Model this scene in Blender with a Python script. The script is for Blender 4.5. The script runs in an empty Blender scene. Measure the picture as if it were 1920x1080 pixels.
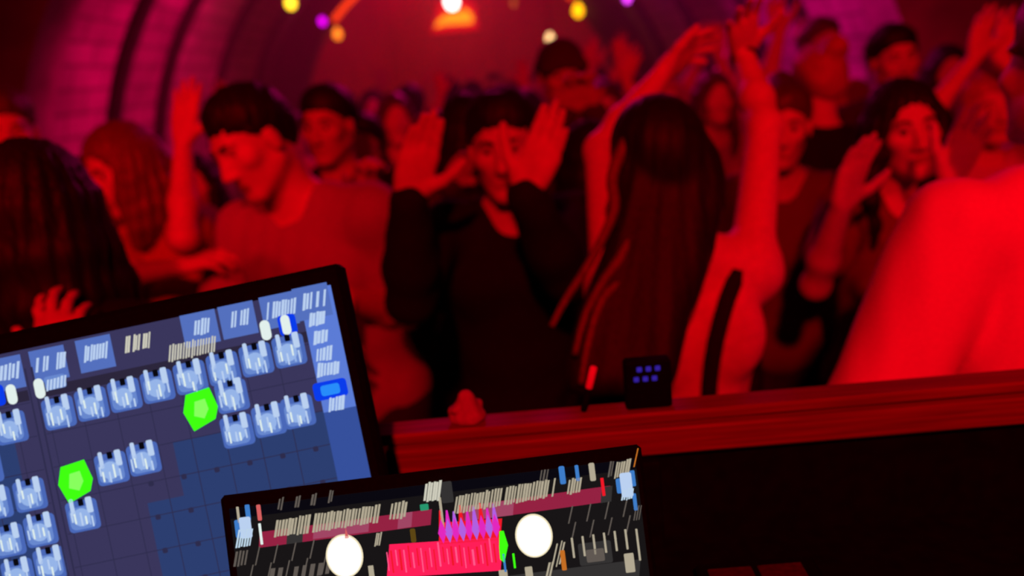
import bpy, math, random
import numpy as np
from mathutils import Vector, Matrix, Quaternion

random.seed(7)
SC = bpy.context.scene
COL = SC.collection

# ------------------------------------------------------------------ camera
FPX = 1500.0
EYE = np.array([0.0, 0.0, 1.85])
PITCH, ROLL, YAW = math.radians(15.6), math.radians(5.5), math.radians(2.8)
_f = np.array([math.sin(YAW) * math.cos(PITCH), math.cos(YAW) * math.cos(PITCH), -math.sin(PITCH)])
_r = np.array([math.cos(YAW), -math.sin(YAW), 0.0])
_u = np.cross(_r, _f)
CR = _r * math.cos(ROLL) - _u * math.sin(ROLL)
CU = _r * math.sin(ROLL) + _u * math.cos(ROLL)
CF = _f
cam_data = bpy.data.cameras.new('camera')
cam = bpy.data.objects.new('camera', cam_data)
COL.objects.link(cam)
cam.matrix_world = Matrix(((CR[0], CU[0], -CF[0], EYE[0]), (CR[1], CU[1], -CF[1], EYE[1]),
                           (CR[2], CU[2], -CF[2], EYE[2]), (0, 0, 0, 1)))
cam_data.sensor_width = 36.0
cam_data.lens = FPX / 1920.0 * 36.0
cam_data.clip_start = 0.02
cam_data.clip_end = 60
cam_data.dof.use_dof = True
cam_data.dof.focus_distance = 0.68
cam_data.dof.aperture_fstop = 2.7
SC.camera = cam


def at(x, y, d):
    """world point seen at pixel (x, y), d metres in front of the lens"""
    return EYE + d * (CF + CR * (x - 960) / FPX + CU * (540 - y) / FPX)


# ------------------------------------------------------------------ world, exposure, lights
w = bpy.data.worlds.new('club_dark')
SC.world = w
w.use_nodes = True
w.node_tree.nodes['Background'].inputs[0].default_value = (0.004, 0.0, 0.0006, 1)
w.node_tree.nodes['Background'].inputs[1].default_value = 1.0
SC.view_settings.view_transform = 'Standard'
SC.view_settings.look = 'None'
SC.view_settings.gamma = 1.0
SC.view_settings.use_curve_mapping = False
SC.view_settings.exposure = 0.0

RED = (1.0, 0.0, 0.006)
MAGENTA = (1.0, 0.0, 0.24)
VIOLET = (0.75, 0.0, 0.6)


def spot(name, loc, target, power, col, angle, blend=0.6, size=0.12):
    l = bpy.data.lights.new(name, 'SPOT')
    l.energy = power
    l.color = col
    l.spot_size = math.radians(angle)
    l.spot_blend = blend
    l.shadow_soft_size = size
    o = bpy.data.objects.new(name, l)
    COL.objects.link(o)
    o.location = loc
    v = Vector(target) - Vector(loc)
    o.rotation_euler = v.to_track_quat('-Z', 'Y').to_euler()
    return o


def area(name, loc, target, power, col, size, sy=None):
    l = bpy.data.lights.new(name, 'AREA')
    l.energy = power
    l.color = col
    l.size = size
    if sy:
        l.shape = 'RECTANGLE'
        l.size_y = sy
    o = bpy.data.objects.new(name, l)
    COL.objects.link(o)
    o.location = loc
    v = Vector(target) - Vector(loc)
    o.rotation_euler = v.to_track_quat('-Z', 'Y').to_euler()
    return o


spot('red_stage_spot', (-0.2, -1.9, 3.6), (0.2, 2.2, 1.5), 490, RED, 60, 0.75, 0.08)
spot('red_side_spot', (2.0, -1.7, 3.6), (1.35, 2.0, 1.5), 215, RED, 40, 0.75, 0.08)
spot('red_left_spot', (-1.6, -1.0, 3.4), (-1.0, 2.2, 1.75), 240, RED, 30, 0.8, 0.08)
spot('magenta_wall_wash', (0.3, 5.4, 3.1), (-2.4, 6.1, 1.9), 430, (1.0, 0.0, 0.12), 76, 0.6, 0.15)
spot('magenta_right_wash', (0.2, 5.6, 3.1), (2.4, 5.2, 2.7), 330, (1.0, 0.0, 0.28), 88, 0.7, 0.15)
spot('magenta_crowd_back', (0.4, 6.2, 3.2), (0.2, 3.2, 1.4), 120, MAGENTA, 95, 0.8, 0.15)
spot('violet_crowd_back', (1.7, 5.2, 3.0), (1.3, 3.0, 1.4), 100, (1.0, 0.0, 0.3), 90, 0.8, 0.15)
area('red_back_room', (0.0, 11.2, 3.4), (0.2, 15.8, 1.7), 210, (1.0, 0.0, 0.008), 1.6)
area('red_mid_room', (0.3, 7.5, 3.25), (0.2, 10.0, 1.2), 16, (1.0, 0.0, 0.02), 1.2)


# ------------------------------------------------------------------ materials
def srgb(r, g, b):
    def c(v):
        v /= 255.0
        return v / 12.92 if v <= 0.04045 else ((v + 0.055) / 1.055) ** 2.4
    return (c(r), c(g), c(b), 1.0)


def mat(name, col, rough=0.7, scale=30.0, vary=0.18, bump=0.15, metal=0.0, spec=0.3, stretch=None):
    m = bpy.data.materials.new(name)
    m.use_nodes = True
    nt = m.node_tree
    b = nt.nodes['Principled BSDF']
    tc = nt.nodes.new('ShaderNodeTexCoord')
    mp = nt.nodes.new('ShaderNodeMapping')
    if stretch:
        mp.inputs['Scale'].default_value = stretch
    nz = nt.nodes.new('ShaderNodeTexNoise')
    nz.inputs['Scale'].default_value = scale
    nz.inputs['Detail'].default_value = 3
    rp = nt.nodes.new('ShaderNodeValToRGB')
    lo = [max(0, c * (1 - vary)) for c in col[:3]] + [1]
    hi = [min(1, c * (1 + vary)) for c in col[:3]] + [1]
    rp.color_ramp.elements[0].color = lo
    rp.color_ramp.elements[0].position = 0.3
    rp.color_ramp.elements[1].color = hi
    rp.color_ramp.elements[1].position = 0.7
    nt.links.new(tc.outputs['Object'], mp.inputs['Vector'])
    nt.links.new(mp.outputs['Vector'], nz.inputs['Vector'])
    nt.links.new(nz.outputs['Fac'], rp.inputs['Fac'])
    nt.links.new(rp.outputs['Color'], b.inputs['Base Color'])
    if bump:
        bp = nt.nodes.new('ShaderNodeBump')
        bp.inputs['Strength'].default_value = bump
        bp.inputs['Distance'].default_value = 0.004
        nt.links.new(nz.outputs['Fac'], bp.inputs['Height'])
        nt.links.new(bp.outputs['Normal'], b.inputs['Normal'])
    b.inputs['Roughness'].default_value = rough
    b.inputs['Metallic'].default_value = metal
    b.inputs['Specular IOR Level'].default_value = spec
    return m


def emit(name, col, strength=1.0):
    m = bpy.data.materials.new(name)
    m.use_nodes = True
    nt = m.node_tree
    nt.nodes.remove(nt.nodes['Principled BSDF'])
    e = nt.nodes.new('ShaderNodeEmission')
    e.inputs['Color'].default_value = col
    e.inputs['Strength'].default_value = strength
    nt.links.new(e.outputs[0], nt.nodes['Material Output'].inputs['Surface'])
    return m


def brick_mat(name, c1, c2, mortar):
    m = bpy.data.materials.new(name)
    m.use_nodes = True
    nt = m.node_tree
    b = nt.nodes['Principled BSDF']
    uv = nt.nodes.new('ShaderNodeUVMap')
    br = nt.nodes.new('ShaderNodeTexBrick')
    br.inputs['Color1'].default_value = c1
    br.inputs['Color2'].default_value = c2
    br.inputs['Mortar'].default_value = mortar
    br.inputs['Scale'].default_value = 1.0
    br.inputs['Brick Width'].default_value = 0.42
    br.inputs['Row Height'].default_value = 0.14
    br.inputs['Mortar Size'].default_value = 0.012
    nz = nt.nodes.new('ShaderNodeTexNoise')
    nz.inputs['Scale'].default_value = 2.2
    nz.inputs['Detail'].default_value = 5
    mx = nt.nodes.new('ShaderNodeMix')
    mx.data_type = 'RGBA'
    mx.blend_type = 'MULTIPLY'
    mx.inputs['Factor'].default_value = 0.75
    rp = nt.nodes.new('ShaderNodeValToRGB')
    rp.color_ramp.elements[0].color = (0.45, 0.45, 0.45, 1)
    rp.color_ramp.elements[0].position = 0.35
    rp.color_ramp.elements[1].position = 0.65
    bp = nt.nodes.new('ShaderNodeBump')
    bp.inputs['Strength'].default_value = 0.5
    bp.inputs['Distance'].default_value = 0.01
    nt.links.new(uv.outputs['UV'], br.inputs['Vector'])
    nt.links.new(uv.outputs['UV'], nz.inputs['Vector'])
    nt.links.new(nz.outputs['Fac'], rp.inputs['Fac'])
    nt.links.new(br.outputs['Color'], mx.inputs[6])
    nt.links.new(rp.outputs['Color'], mx.inputs[7])
    nt.links.new(mx.outputs[2], b.inputs['Base Color'])
    nt.links.new(br.outputs['Fac'], bp.inputs['Height'])
    bp.invert = True
    nt.links.new(bp.outputs['Normal'], b.inputs['Normal'])
    b.inputs['Roughness'].default_value = 0.85
    return m


M = {
    'skin': mat('skin', (0.62, 0.43, 0.35), 0.55, 60, 0.08, 0.1),
    'skin_tan': mat('skin_tan', (0.48, 0.31, 0.23), 0.55, 60, 0.08, 0.1),
    'eye': mat('eye_white', (0.7, 0.68, 0.66), 0.25, 40, 0.03, 0),
    'iris': mat('eye_iris', (0.02, 0.012, 0.008), 0.2, 80, 0.2, 0),
    'lips': mat('lips', (0.34, 0.12, 0.11), 0.45, 90, 0.1, 0.1),
    'hair_black': mat('hair_black', (0.010, 0.008, 0.007), 0.55, 60, 0.5, 0.35, stretch=(3, 3, 0.25), spec=0.22),
    'hair_brown': mat('hair_brown', (0.07, 0.035, 0.02), 0.45, 60, 0.4, 0.6, stretch=(3, 3, 0.25), spec=0.4),
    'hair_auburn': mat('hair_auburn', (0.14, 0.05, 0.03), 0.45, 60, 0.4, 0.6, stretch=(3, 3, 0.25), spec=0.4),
    'hair_fair': mat('hair_fair', (0.42, 0.3, 0.16), 0.45, 60, 0.3, 0.6, stretch=(3, 3, 0.25)),
    'cloth_white': mat('cloth_white', (0.84, 0.83, 0.82), 0.85, 180, 0.05, 0.2),
    'cloth_grey': mat('cloth_grey', (0.36, 0.35, 0.36), 0.85, 160, 0.12, 0.25),
    'cloth_pale': mat('cloth_pale', (0.58, 0.55, 0.55), 0.85, 160, 0.1, 0.25),
    'cloth_dark': mat('cloth_dark', (0.045, 0.04, 0.045), 0.9, 160, 0.3, 0.3),
    'cloth_black': mat('cloth_black', (0.012, 0.011, 0.012), 0.9, 160, 0.3, 0.3, spec=0.1),
    'cloth_red': mat('cloth_red', (0.42, 0.05, 0.05), 0.85, 160, 0.12, 0.25),
    'cloth_wine': mat('cloth_wine', (0.16, 0.03, 0.035), 0.85, 160, 0.12, 0.25),
    'denim': mat('denim', (0.03, 0.04, 0.07), 0.9, 220, 0.3, 0.3),
    'leather': mat('shoe_leather', (0.02, 0.018, 0.017), 0.5, 120, 0.3, 0.2),
    'wood': mat('stained_wood', (0.20, 0.085, 0.05), 0.5, 14, 0.3, 0.3, stretch=(0.5, 14, 14)),
    'black_paint': mat('black_paint', (0.004, 0.004, 0.004), 0.85, 50, 0.3, 0.2, spec=0.04),
    'black_plastic': mat('black_plastic', (0.003, 0.003, 0.003), 0.8, 200, 0.2, 0.05, spec=0.04),
    'key_plastic': mat('key_plastic', (0.02, 0.02, 0.022), 0.5, 200, 0.2, 0.05),
    'grey_metal': mat('grey_metal', (0.12, 0.12, 0.125), 0.45, 90, 0.1, 0.05, metal=0.8),
    'floor': mat('worn_concrete', (0.05, 0.045, 0.045), 0.7, 6, 0.4, 0.3),
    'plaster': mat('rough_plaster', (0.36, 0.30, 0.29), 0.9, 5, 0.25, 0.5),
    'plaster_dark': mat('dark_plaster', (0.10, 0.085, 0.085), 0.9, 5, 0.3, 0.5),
    'steel_dark': mat('dark_steel', (0.02, 0.018, 0.02), 0.6, 30, 0.3, 0.2),
    'brick': brick_mat('painted_brick', (0.52, 0.46, 0.44, 1), (0.40, 0.34, 0.33, 1), (0.25, 0.22, 0.21, 1)),
    'panel': mat('ridged_panel', (0.30, 0.24, 0.23), 0.85, 3, 0.25, 0.4, stretch=(6, 6, 0.4)),
    'glass_dark': mat('dull_amber_glass', (0.16, 0.09, 0.05), 0.3, 20, 0.2, 0.1),
}


# ------------------------------------------------------------------ object helpers
def link(name, me, parent=None, m=None):
    o = bpy.data.objects.new(name, me)
    COL.objects.link(o)
    if m is not None:
        for q in (m if isinstance(m, (list, tuple)) else [m]):
            me.materials.append(q)
    if parent is not None:
        o.parent = parent
    return o


def thing(name, label, cat, loc, rot=None, group=None):
    o = bpy.data.objects.new(name, None)
    COL.objects.link(o)
    o.empty_display_size = 0.1
    o.location = loc
    if rot is not None:
        if isinstance(rot, Matrix):
            o.rotation_euler = rot.to_euler()
        else:
            o.rotation_euler = (0, 0, rot)
    o['label'] = label
    o['category'] = cat
    if group:
        o['group'] = group
    return o


def structure(o):
    o['kind'] = 'structure'
    return o


class MB:
    """collects polygons; build() makes one mesh object"""

    def __init__(self):
        self.v, self.f, self.mi, self.uv = [], [], [], []
        self.cur = 0

    def add(self, vs, fs):
        n = len(self.v)
        self.v += [tuple(map(float, p)) for p in vs]
        for f in fs:
            self.f.append([n + i for i in f])
            self.mi.append(self.cur)

    def box(self, lo, hi, bev=0.0):
        x0, y0, z0 = lo
        x1, y1, z1 = hi
        if bev <= 0:
            self.add([(x0, y0, z0), (x1, y0, z0), (x1, y1, z0), (x0, y1, z0), (x0, y0, z1), (x1, y0, z1), (x1, y1, z1), (x0, y1, z1)],
                     [(0, 3, 2, 1), (4, 5, 6, 7), (0, 1, 5, 4), (1, 2, 6, 5), (2, 3, 7, 6), (3, 0, 4, 7)])
            return
        b = min(bev, (x1 - x0) / 2.01, (y1 - y0) / 2.01, (z1 - z0) / 2.01)

        def ring(i, z):
            return [(x0 + i, y0 + b, z), (x0 + b, y0 + i, z), (x1 - b, y0 + i, z), (x1 - i, y0 + b, z),
                    (x1 - i, y1 - b, z), (x1 - b, y1 - i, z), (x0 + b, y1 - i, z), (x0 + i, y1 - b, z)]
        vs = ring(b * 0.999, z0) + ring(0, z0 + b) + ring(0, z1 - b) + ring(b * 0.999, z1)
        fs = [tuple(range(7, -1, -1)), tuple(range(24, 32))]
        for k in range(3):
            for i in range(8):
                j = (i + 1) % 8
                fs.append((k * 8 + i, k * 8 + j, k * 8 + 8 + j, k * 8 + 8 + i))
        self.add(vs, fs)

    def tube(self, pts, rad, n=10, cap=True):
        pts = [np.array(p, float) for p in pts]
        rs = rad if isinstance(rad, (list, tuple)) else [rad] * len(pts)
        base = len(self.v)
        prev = None
        vs = []
        for i, p in enumerate(pts):
            t = pts[min(i + 1, len(pts) - 1)] - pts[max(i - 1, 0)]
            t /= np.linalg.norm(t) + 1e-9
            if prev is None:
                a = np.array([0, 0, 1.0]) if abs(t[2]) < 0.9 else np.array([1.0, 0, 0])
            else:
                a = prev
            a = a - t * a.dot(t)
            a /= np.linalg.norm(a) + 1e-9
            prev = a
            b = np.cross(t, a)
            for k in range(n):
                q = 2 * math.pi * k / n
                vs.append(p + rs[i] * (a * math.cos(q) + b * math.sin(q)))
        fs = []
        for i in range(len(pts) - 1):
            for k in range(n):
                l = (k + 1) % n
                fs.append((i * n + k, i * n + l, (i + 1) * n + l, (i + 1) * n + k))
        if cap:
            fs.append(tuple(range(n - 1, -1, -1)))
            fs.append(tuple((len(pts) - 1) * n + k for k in range(n)))
        self.add(vs, fs)

    def lathe(self, prof, n=20, c=(0, 0, 0)):
        vs, fs = [], []
        for r, z in prof:
            for k in range(n):
                q = 2 * math.pi * k / n
                vs.append((c[0] + r * math.cos(q), c[1] + r * math.sin(q), c[2] + z))
        for i in range(len(prof) - 1):
            for k in range(n):
                l = (k + 1) % n
                fs.append((i * n + k, i * n + l, (i + 1) * n + l, (i + 1) * n + k))
        fs.append(tuple(range(n - 1, -1, -1)))
        fs.append(tuple((len(prof) - 1) * n + k for k in range(n)))
        self.add(vs, fs)

    def build(self, name, m, parent=None, smooth=False):
        me = bpy.data.meshes.new(name)
        me.from_pydata(self.v, [], self.f)
        if any(self.mi):
            me.polygons.foreach_set('material_index', self.mi)
        if smooth:
            me.polygons.foreach_set('use_smooth', [True] * len(me.polygons))
        if self.uv:
            uvl = me.uv_layers.new(name='UVMap')
            for p in me.polygons:
                for li, vi in zip(p.loop_indices, p.vertices):
                    uvl.data[li].uv = self.uv[vi]
        me.update()
        return link(name, me, parent, m)


# ------------------------------------------------------------------ the vaulted room
R_V, Z_S, Y0, Y1 = 2.45, 1.0, 4.6, 10.0
AX = 0.12


def arc_profile(R, zs, a0, a1, n):
    return [(AX - R * math.cos(a), zs + R * math.sin(a)) for a in np.linspace(a0, a1, n)]


def strip(name, prof_in, prof_out, ya, yb, m, n_y=2):
    """a shell swept along the tunnel from an inner to an outer profile, with running-bond texture coordinates"""
    b = MB()
    k = len(prof_in)
    s = [0.0]
    for i in range(1, k):
        s.append(s[-1] + math.dist(prof_in[i], prof_in[i - 1]))
    for prof in (prof_in, prof_out):
        for y in (ya, yb):
            for i, (x, z) in enumerate(prof):
                b.v.append((x, y, z))
                b.uv.append((y, s[i]))
    I0, I1, O0, O1 = 0, k, 2 * k, 3 * k
    for i in range(k - 1):
        b.f += [[I0 + i, I0 + i + 1, I1 + i + 1, I1 + i], [O0 + i, O1 + i, O1 + i + 1, O0 + i + 1],
                [I0 + i, O0 + i, O0 + i + 1, I0 + i + 1], [I1 + i, I1 + i + 1, O1 + i + 1, O1 + i]]
    b.f += [[I0, I1, O1, O0], [I0 + k - 1, O0 + k - 1, O1 + k - 1, I1 + k - 1]]
    b.mi = [0] * len(b.f)
    return structure(b.build(name, m))


def prof_half(R, a1=math.radians(62), n=14):
    return [(AX - R, 0.0)] + arc_profile(R, Z_S, 0, a1, n)


def mirror(p):
    return [(2 * AX - x, z) for x, z in p]


A1 = math.radians(62)
wl = strip('wall_left', prof_half(R_V), prof_half(R_V + 0.2), Y0, Y1, M['brick'])
wr = strip('wall_right', mirror(prof_half(R_V))[::-1], mirror(prof_half(R_V + 0.2))[::-1], Y0, Y1, M['brick'])
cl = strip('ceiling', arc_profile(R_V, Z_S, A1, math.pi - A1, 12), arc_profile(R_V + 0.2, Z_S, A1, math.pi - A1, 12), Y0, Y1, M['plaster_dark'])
for i, y in enumerate((5.37, 6.25, 7.7, 9.2)):
    a = arc_profile(R_V - 0.004, Z_S, 0, math.pi, 40)
    pin = [(AX - R_V + 0.06, 0.0)] + [(AX + (x - AX) * (R_V - 0.06) / R_V, Z_S + (z - Z_S) * (R_V - 0.06) / R_V) for x, z in a] + [(AX + R_V - 0.06, 0.0)]
    pout = [(AX - R_V + 0.002, 0.0)] + a + [(AX + R_V - 0.002, 0.0)]
    strip('trim_%d' % (i + 1), pin, pout, y, y + 0.10, M['steel_dark'])


def arch_wall(name, y, thick, R, zs, half_w, top, m):
    """a wall across the tunnel with an arched opening"""
    b = MB()
    n = 36
    inner = [(AX - R, 0.0)] + arc_profile(R, zs, 0, math.pi, n) + [(AX + R, 0.0)]
    outer = []
    for x, z in inner:
        dx, dz = x - AX, z - zs
        if z <= zs + 1e-6:
            outer.append((AX + (half_w if dx > 0 else -half_w), z))
        else:
            t = min(half_w / max(abs(dx), 1e-6), (top - zs) / max(dz, 1e-6))
            outer.append((AX + dx * t, zs + dz * t))
    k = len(inner)
    for prof in (inner, outer):
        for yy in (y, y + thick):
            for x, z in prof:
                b.v.append((x, yy, z))
                b.uv.append((x, z))
    for i in range(k - 1):
        I0, I1, O0, O1 = i, k + i, 2 * k + i, 3 * k + i
        b.f += [[I0, I0 + 1, O0 + 1, O0], [I1, O1, O1 + 1, I1 + 1], [I0, I1, I1 + 1, I0 + 1], [O0, O0 + 1, O1 + 1, O1]]
    b.mi = [0] * len(b.f)
    return structure(b.build(name, m))


arch_wall('wall_front', Y0 - 0.35, 0.35, R_V - 0.03, Z_S, 4.6, 4.2, M['plaster'])
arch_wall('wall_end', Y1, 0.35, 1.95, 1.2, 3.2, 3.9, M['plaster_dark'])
b = MB(); b.box((-3.3, 16.0, 0), (3.3, 16.2, 3.9)); structure(b.build('wall_back', M['panel']))
b = MB(); b.box((-3.4, Y1 + 0.35, 0), (-3.2, 16.0, 3.9)); structure(b.build('wall_back_left', M['panel']))
b = MB(); b.box((3.2, Y1 + 0.35, 0), (3.4, 16.0, 3.9)); structure(b.build('wall_back_right', M['panel']))
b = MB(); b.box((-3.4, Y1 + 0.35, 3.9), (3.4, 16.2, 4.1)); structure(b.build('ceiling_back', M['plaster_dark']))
b = MB(); b.box((-4.7, -2.2, -0.12), (4.7, 16.2, 0.0)); structure(b.build('floor', M['floor']))
# the room the booth stands in
b = MB(); b.box((-4.8, -2.2, 0), (-4.6, Y0, 4.2)); structure(b.build('wall_booth_left', M['plaster_dark']))
b = MB(); b.box((4.6, -2.2, 0), (4.8, Y0, 4.2)); structure(b.build('wall_booth_right', M['plaster_dark']))
b = MB(); b.box((-4.8, -2.4, 0), (4.8, -2.2, 4.2)); structure(b.build('wall_booth_rear', M['plaster_dark']))
b = MB(); b.box((-4.8, -2.4, 4.2), (4.8, Y0, 4.4)); structure(b.build('ceiling_booth', M['plaster_dark']))
for i, x in enumerate((-1.05, 0.85)):
    b = MB()
    b.box((x, 15.9, 0.0), (x + 0.14, 16.0, 3.9))
    structure(b.build('trim_%d' % (i + 5), M['panel']))

# ------------------------------------------------------------------ haze
hz = bpy.data.materials.new('thin_haze')
hz.use_nodes = True
hz.node_tree.nodes.remove(hz.node_tree.nodes['Principled BSDF'])
vs_ = hz.node_tree.nodes.new('ShaderNodeVolumeScatter')
vs_.inputs['Color'].default_value = (0.9, 0.9, 0.9, 1)
vs_.inputs['Density'].default_value = 0.042
vs_.inputs['Anisotropy'].default_value = 0.25
hz.node_tree.links.new(vs_.outputs[0], hz.node_tree.nodes['Material Output'].inputs['Volume'])
b = MB(); b.box((-2.25, 3.1, 1.40), (2.45, 15.8, 3.3))
o = b.build('smoke_haze', hz)
o['kind'] = 'stuff'; o['label'] = 'thin smoke haze hanging under the vault behind the front dancers'; o['category'] = 'haze'


# ------------------------------------------------------------------ signed-distance bodies
class Field:
    def __init__(self, lo, hi, v):
        self.v = v
        self.lo = np.array(lo, float) - 3 * v
        n = np.ceil((np.array(hi, float) + 3 * v - self.lo) / v).astype(int) + 1
        self.n = n
        self.D = np.full(tuple(n), 9.0, np.float32)
        self.ax = [(self.lo[i] + v * np.arange(n[i])).astype(np.float32) for i in range(3)]

    def region(self, lo, hi):
        a = np.clip(np.floor((np.array(lo) - self.lo) / self.v).astype(int), 0, self.n)
        c = np.clip(np.ceil((np.array(hi) - self.lo) / self.v).astype(int) + 1, 0, self.n)
        if np.any(c <= a):
            return None
        s = tuple(slice(a[i], c[i]) for i in range(3))
        X = self.ax[0][s[0]][:, None, None]
        Y = self.ax[1][s[1]][None, :, None]
        Z = self.ax[2][s[2]][None, None, :]
        return s, X, Y, Z

    def comb(self, s, d, k, op):
        A = self.D[s]
        if op == 'u':
            if k > 0:
                h = np.maximum(k - np.abs(A - d), 0) / k
                self.D[s] = np.minimum(A, d) - h * h * (k * 0.25)
            else:
                self.D[s] = np.minimum(A, d)
        else:
            d = -d
            if k > 0:
                h = np.maximum(k - np.abs(A - d), 0) / k
                self.D[s] = np.maximum(A, d) + h * h * (k * 0.25)
            else:
                self.D[s] = np.maximum(A, d)

    def cap(self, a, b, ra, rb=None, k=0.02, op='u'):
        a = np.array(a, float); b = np.array(b, float)
        rb = ra if rb is None else rb
        pad = max(ra, rb) + k + 2 * self.v
        g = self.region(np.minimum(a, b) - pad, np.maximum(a, b) + pad)
        if g is None:
            return
        s, X, Y, Z = g
        ab = b - a
        L = float(ab.dot(ab)) + 1e-9
        t = ((X - a[0]) * ab[0] + (Y - a[1]) * ab[1] + (Z - a[2]) * ab[2]) / L
        t = np.clip(t, 0, 1)
        d = np.sqrt((X - a[0] - t * ab[0]) ** 2 + (Y - a[1] - t * ab[1]) ** 2 + (Z - a[2] - t * ab[2]) ** 2) - (ra + (rb - ra) * t)
        self.comb(s, d.astype(np.float32), k, op)

    def ell(self, c, r, R=None, k=0.02, op='u'):
        c = np.array(c, float); r = np.array(r, float)
        pad = r.max() + k + 2 * self.v
        g = self.region(c - pad, c + pad)
        if g is None:
            return
        s, X, Y, Z = g
        x, y, z = X - c[0], Y - c[1], Z - c[2]
        if R is not None:
            R = np.array(R)
            x, y, z = (R[0][0] * x + R[1][0] * y + R[2][0] * z, R[0][1] * x + R[1][1] * y + R[2][1] * z, R[0][2] * x + R[1][2] * y + R[2][2] * z)
        k0 = np.sqrt((x / r[0]) ** 2 + (y / r[1]) ** 2 + (z / r[2]) ** 2)
        k1 = np.sqrt((x / r[0] ** 2) ** 2 + (y / r[1] ** 2) ** 2 + (z / r[2] ** 2) ** 2) + 1e-6
        d = k0 * (k0 - 1.0) / k1
        self.comb(s, d.astype(np.float32), k, op)

    def half(self, n, p):
        """keep only the side of the plane where (x - p).n < 0"""
        n = np.array(n, float); n /= np.linalg.norm(n)
        d = (self.ax[0][:, None, None] - p[0]) * n[0] + (self.ax[1][None, :, None] - p[1]) * n[1] + (self.ax[2][None, None, :] - p[2]) * n[2]
        self.D = np.maximum(self.D, d.astype(np.float32))

    def wrinkle(self, amp, seed, fx=(9, 7, 5), only=0.03):
        rs = np.random.RandomState(seed)
        near = np.abs(self.D) < only
        I, J, K = np.nonzero(near)
        x, y, z = self.ax[0][I], self.ax[1][J], self.ax[2][K]
        t = np.zeros(len(I), np.float32)
        for o_ in range(5):
            q = rs.normal(size=3) * np.array(fx) * (1.0 + 0.55 * o_)
            t += np.sin(x * q[0] * 2 + y * q[1] * 2 + z * q[2] * 2 + rs.uniform(0, 6.28)) / (1 + 0.35 * o_)
        self.D[I, J, K] += (amp * t / 2.0).astype(np.float32)

    def strands(self, amp, c, nstr=26, twist=2.0, only=0.03):
        near = np.abs(self.D) < only
        I, J, K = np.nonzero(near)
        x, y, z = self.ax[0][I] - c[0], self.ax[1][J] - c[1], self.ax[2][K] - c[2]
        a = np.arctan2(x, y)
        t = np.sin(a * nstr + 9 * np.sin(z * 7) * 0.25 * twist) + 0.6 * np.sin(a * nstr * 1.9 + z * 11)
        self.D[I, J, K] += (amp * t).astype(np.float32)

    def first(self, p, d, far=0.3):
        """march from p along d to the surface"""
        p = np.array(p, float); d = np.array(d, float); d /= np.linalg.norm(d)
        t = 0.0
        while t < far:
            q = np.clip(np.round((p + d * t - self.lo) / self.v).astype(int), 0, self.n - 1)
            if self.D[tuple(q)] < 0:
                return p + d * t
            t += self.v * 0.4
        return p + d * far * 0.5

    def mesh(self, name):
        D = self.D
        D[0], D[-1] = 9, 9
        D[:, 0], D[:, -1] = 9, 9
        D[:, :, 0], D[:, :, -1] = 9, 9
        S = D < 0
        c = np.zeros(tuple(self.n - 1), np.uint8)
        offs = [(i, j, k) for i in (0, 1) for j in (0, 1) for k in (0, 1)]
        for i, j, k in offs:
            c += S[i:self.n[0] - 1 + i, j:self.n[1] - 1 + j, k:self.n[2] - 1 + k]
        act = (c > 0) & (c < 8)
        I, J, K = np.nonzero(act)
        ids = np.full(act.shape, -1, np.int32)
        ids[I, J, K] = np.arange(len(I))
        vals = np.stack([D[I + i, J + j, K + k] for i, j, k in offs], 1).astype(np.float64)
        pos = np.zeros((len(I), 3)); cnt = np.zeros(len(I))
        for a in range(8):
            for e in range(a + 1, 8):
                if sum(abs(offs[a][q] - offs[e][q]) for q in range(3)) != 1:
                    continue
                m = (vals[:, a] < 0) != (vals[:, e] < 0)
                t = np.where(m, vals[:, a] / np.where(m, vals[:, a] - vals[:, e], 1), 0)
                pa, pe = np.array(offs[a], float), np.array(offs[e], float)
                pos += np.where(m[:, None], pa + t[:, None] * (pe - pa), 0)
                cnt += m
        pos = pos / cnt[:, None] + np.stack([I, J, K], 1)
        pos = self.lo + pos * self.v
        quads = []
        for axx in range(3):
            b1, b2 = (axx + 1) % 3, (axx + 2) % 3
            sl0 = [slice(1, -1)] * 3; sl1 = [slice(1, -1)] * 3
            sl0[axx] = slice(0, -1); sl1[axx] = slice(1, None)
            A, B = S[tuple(sl0)], S[tuple(sl1)]
            E = np.nonzero(A != B)
            inside = A[E]
            base = [e.copy() for e in E]

            def cell(o1, o2):
                q = [e for e in base]
                q[b1] = q[b1] + o1
                q[b2] = q[b2] + o2
                return ids[tuple(q)]
            q = np.stack([cell(0, 0), cell(1, 0), cell(1, 1), cell(0, 1)], 1)
            q[~inside] = q[~inside][:, ::-1]
            quads.append(q)
        q = np.concatenate(quads)
        me = bpy.data.meshes.new(name)
        me.vertices.add(len(pos))
        me.vertices.foreach_set('co', pos.astype(np.float32).ravel())
        me.loops.add(len(q) * 4)
        me.loops.foreach_set('vertex_index', q.astype(np.int32).ravel())
        me.polygons.add(len(q))
        me.polygons.foreach_set('loop_start', np.arange(0, len(q) * 4, 4, dtype=np.int32))
        me.polygons.foreach_set('use_smooth', np.ones(len(q), bool))
        me.update(calc_edges=True)
        return me


def rotx(a):
    c, s = math.cos(a), math.sin(a)
    return np.array([[1, 0, 0], [0, c, -s], [0, s, c]])


def roty(a):
    c, s = math.cos(a), math.sin(a)
    return np.array([[c, 0, s], [0, 1, 0], [-s, 0, c]])


def rotz(a):
    c, s = math.cos(a), math.sin(a)
    return np.array([[c, -s, 0], [s, c, 0], [0, 0, 1]])


def unit(v):
    v = np.array(v, float)
    return v / (np.linalg.norm(v) + 1e-9)


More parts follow.
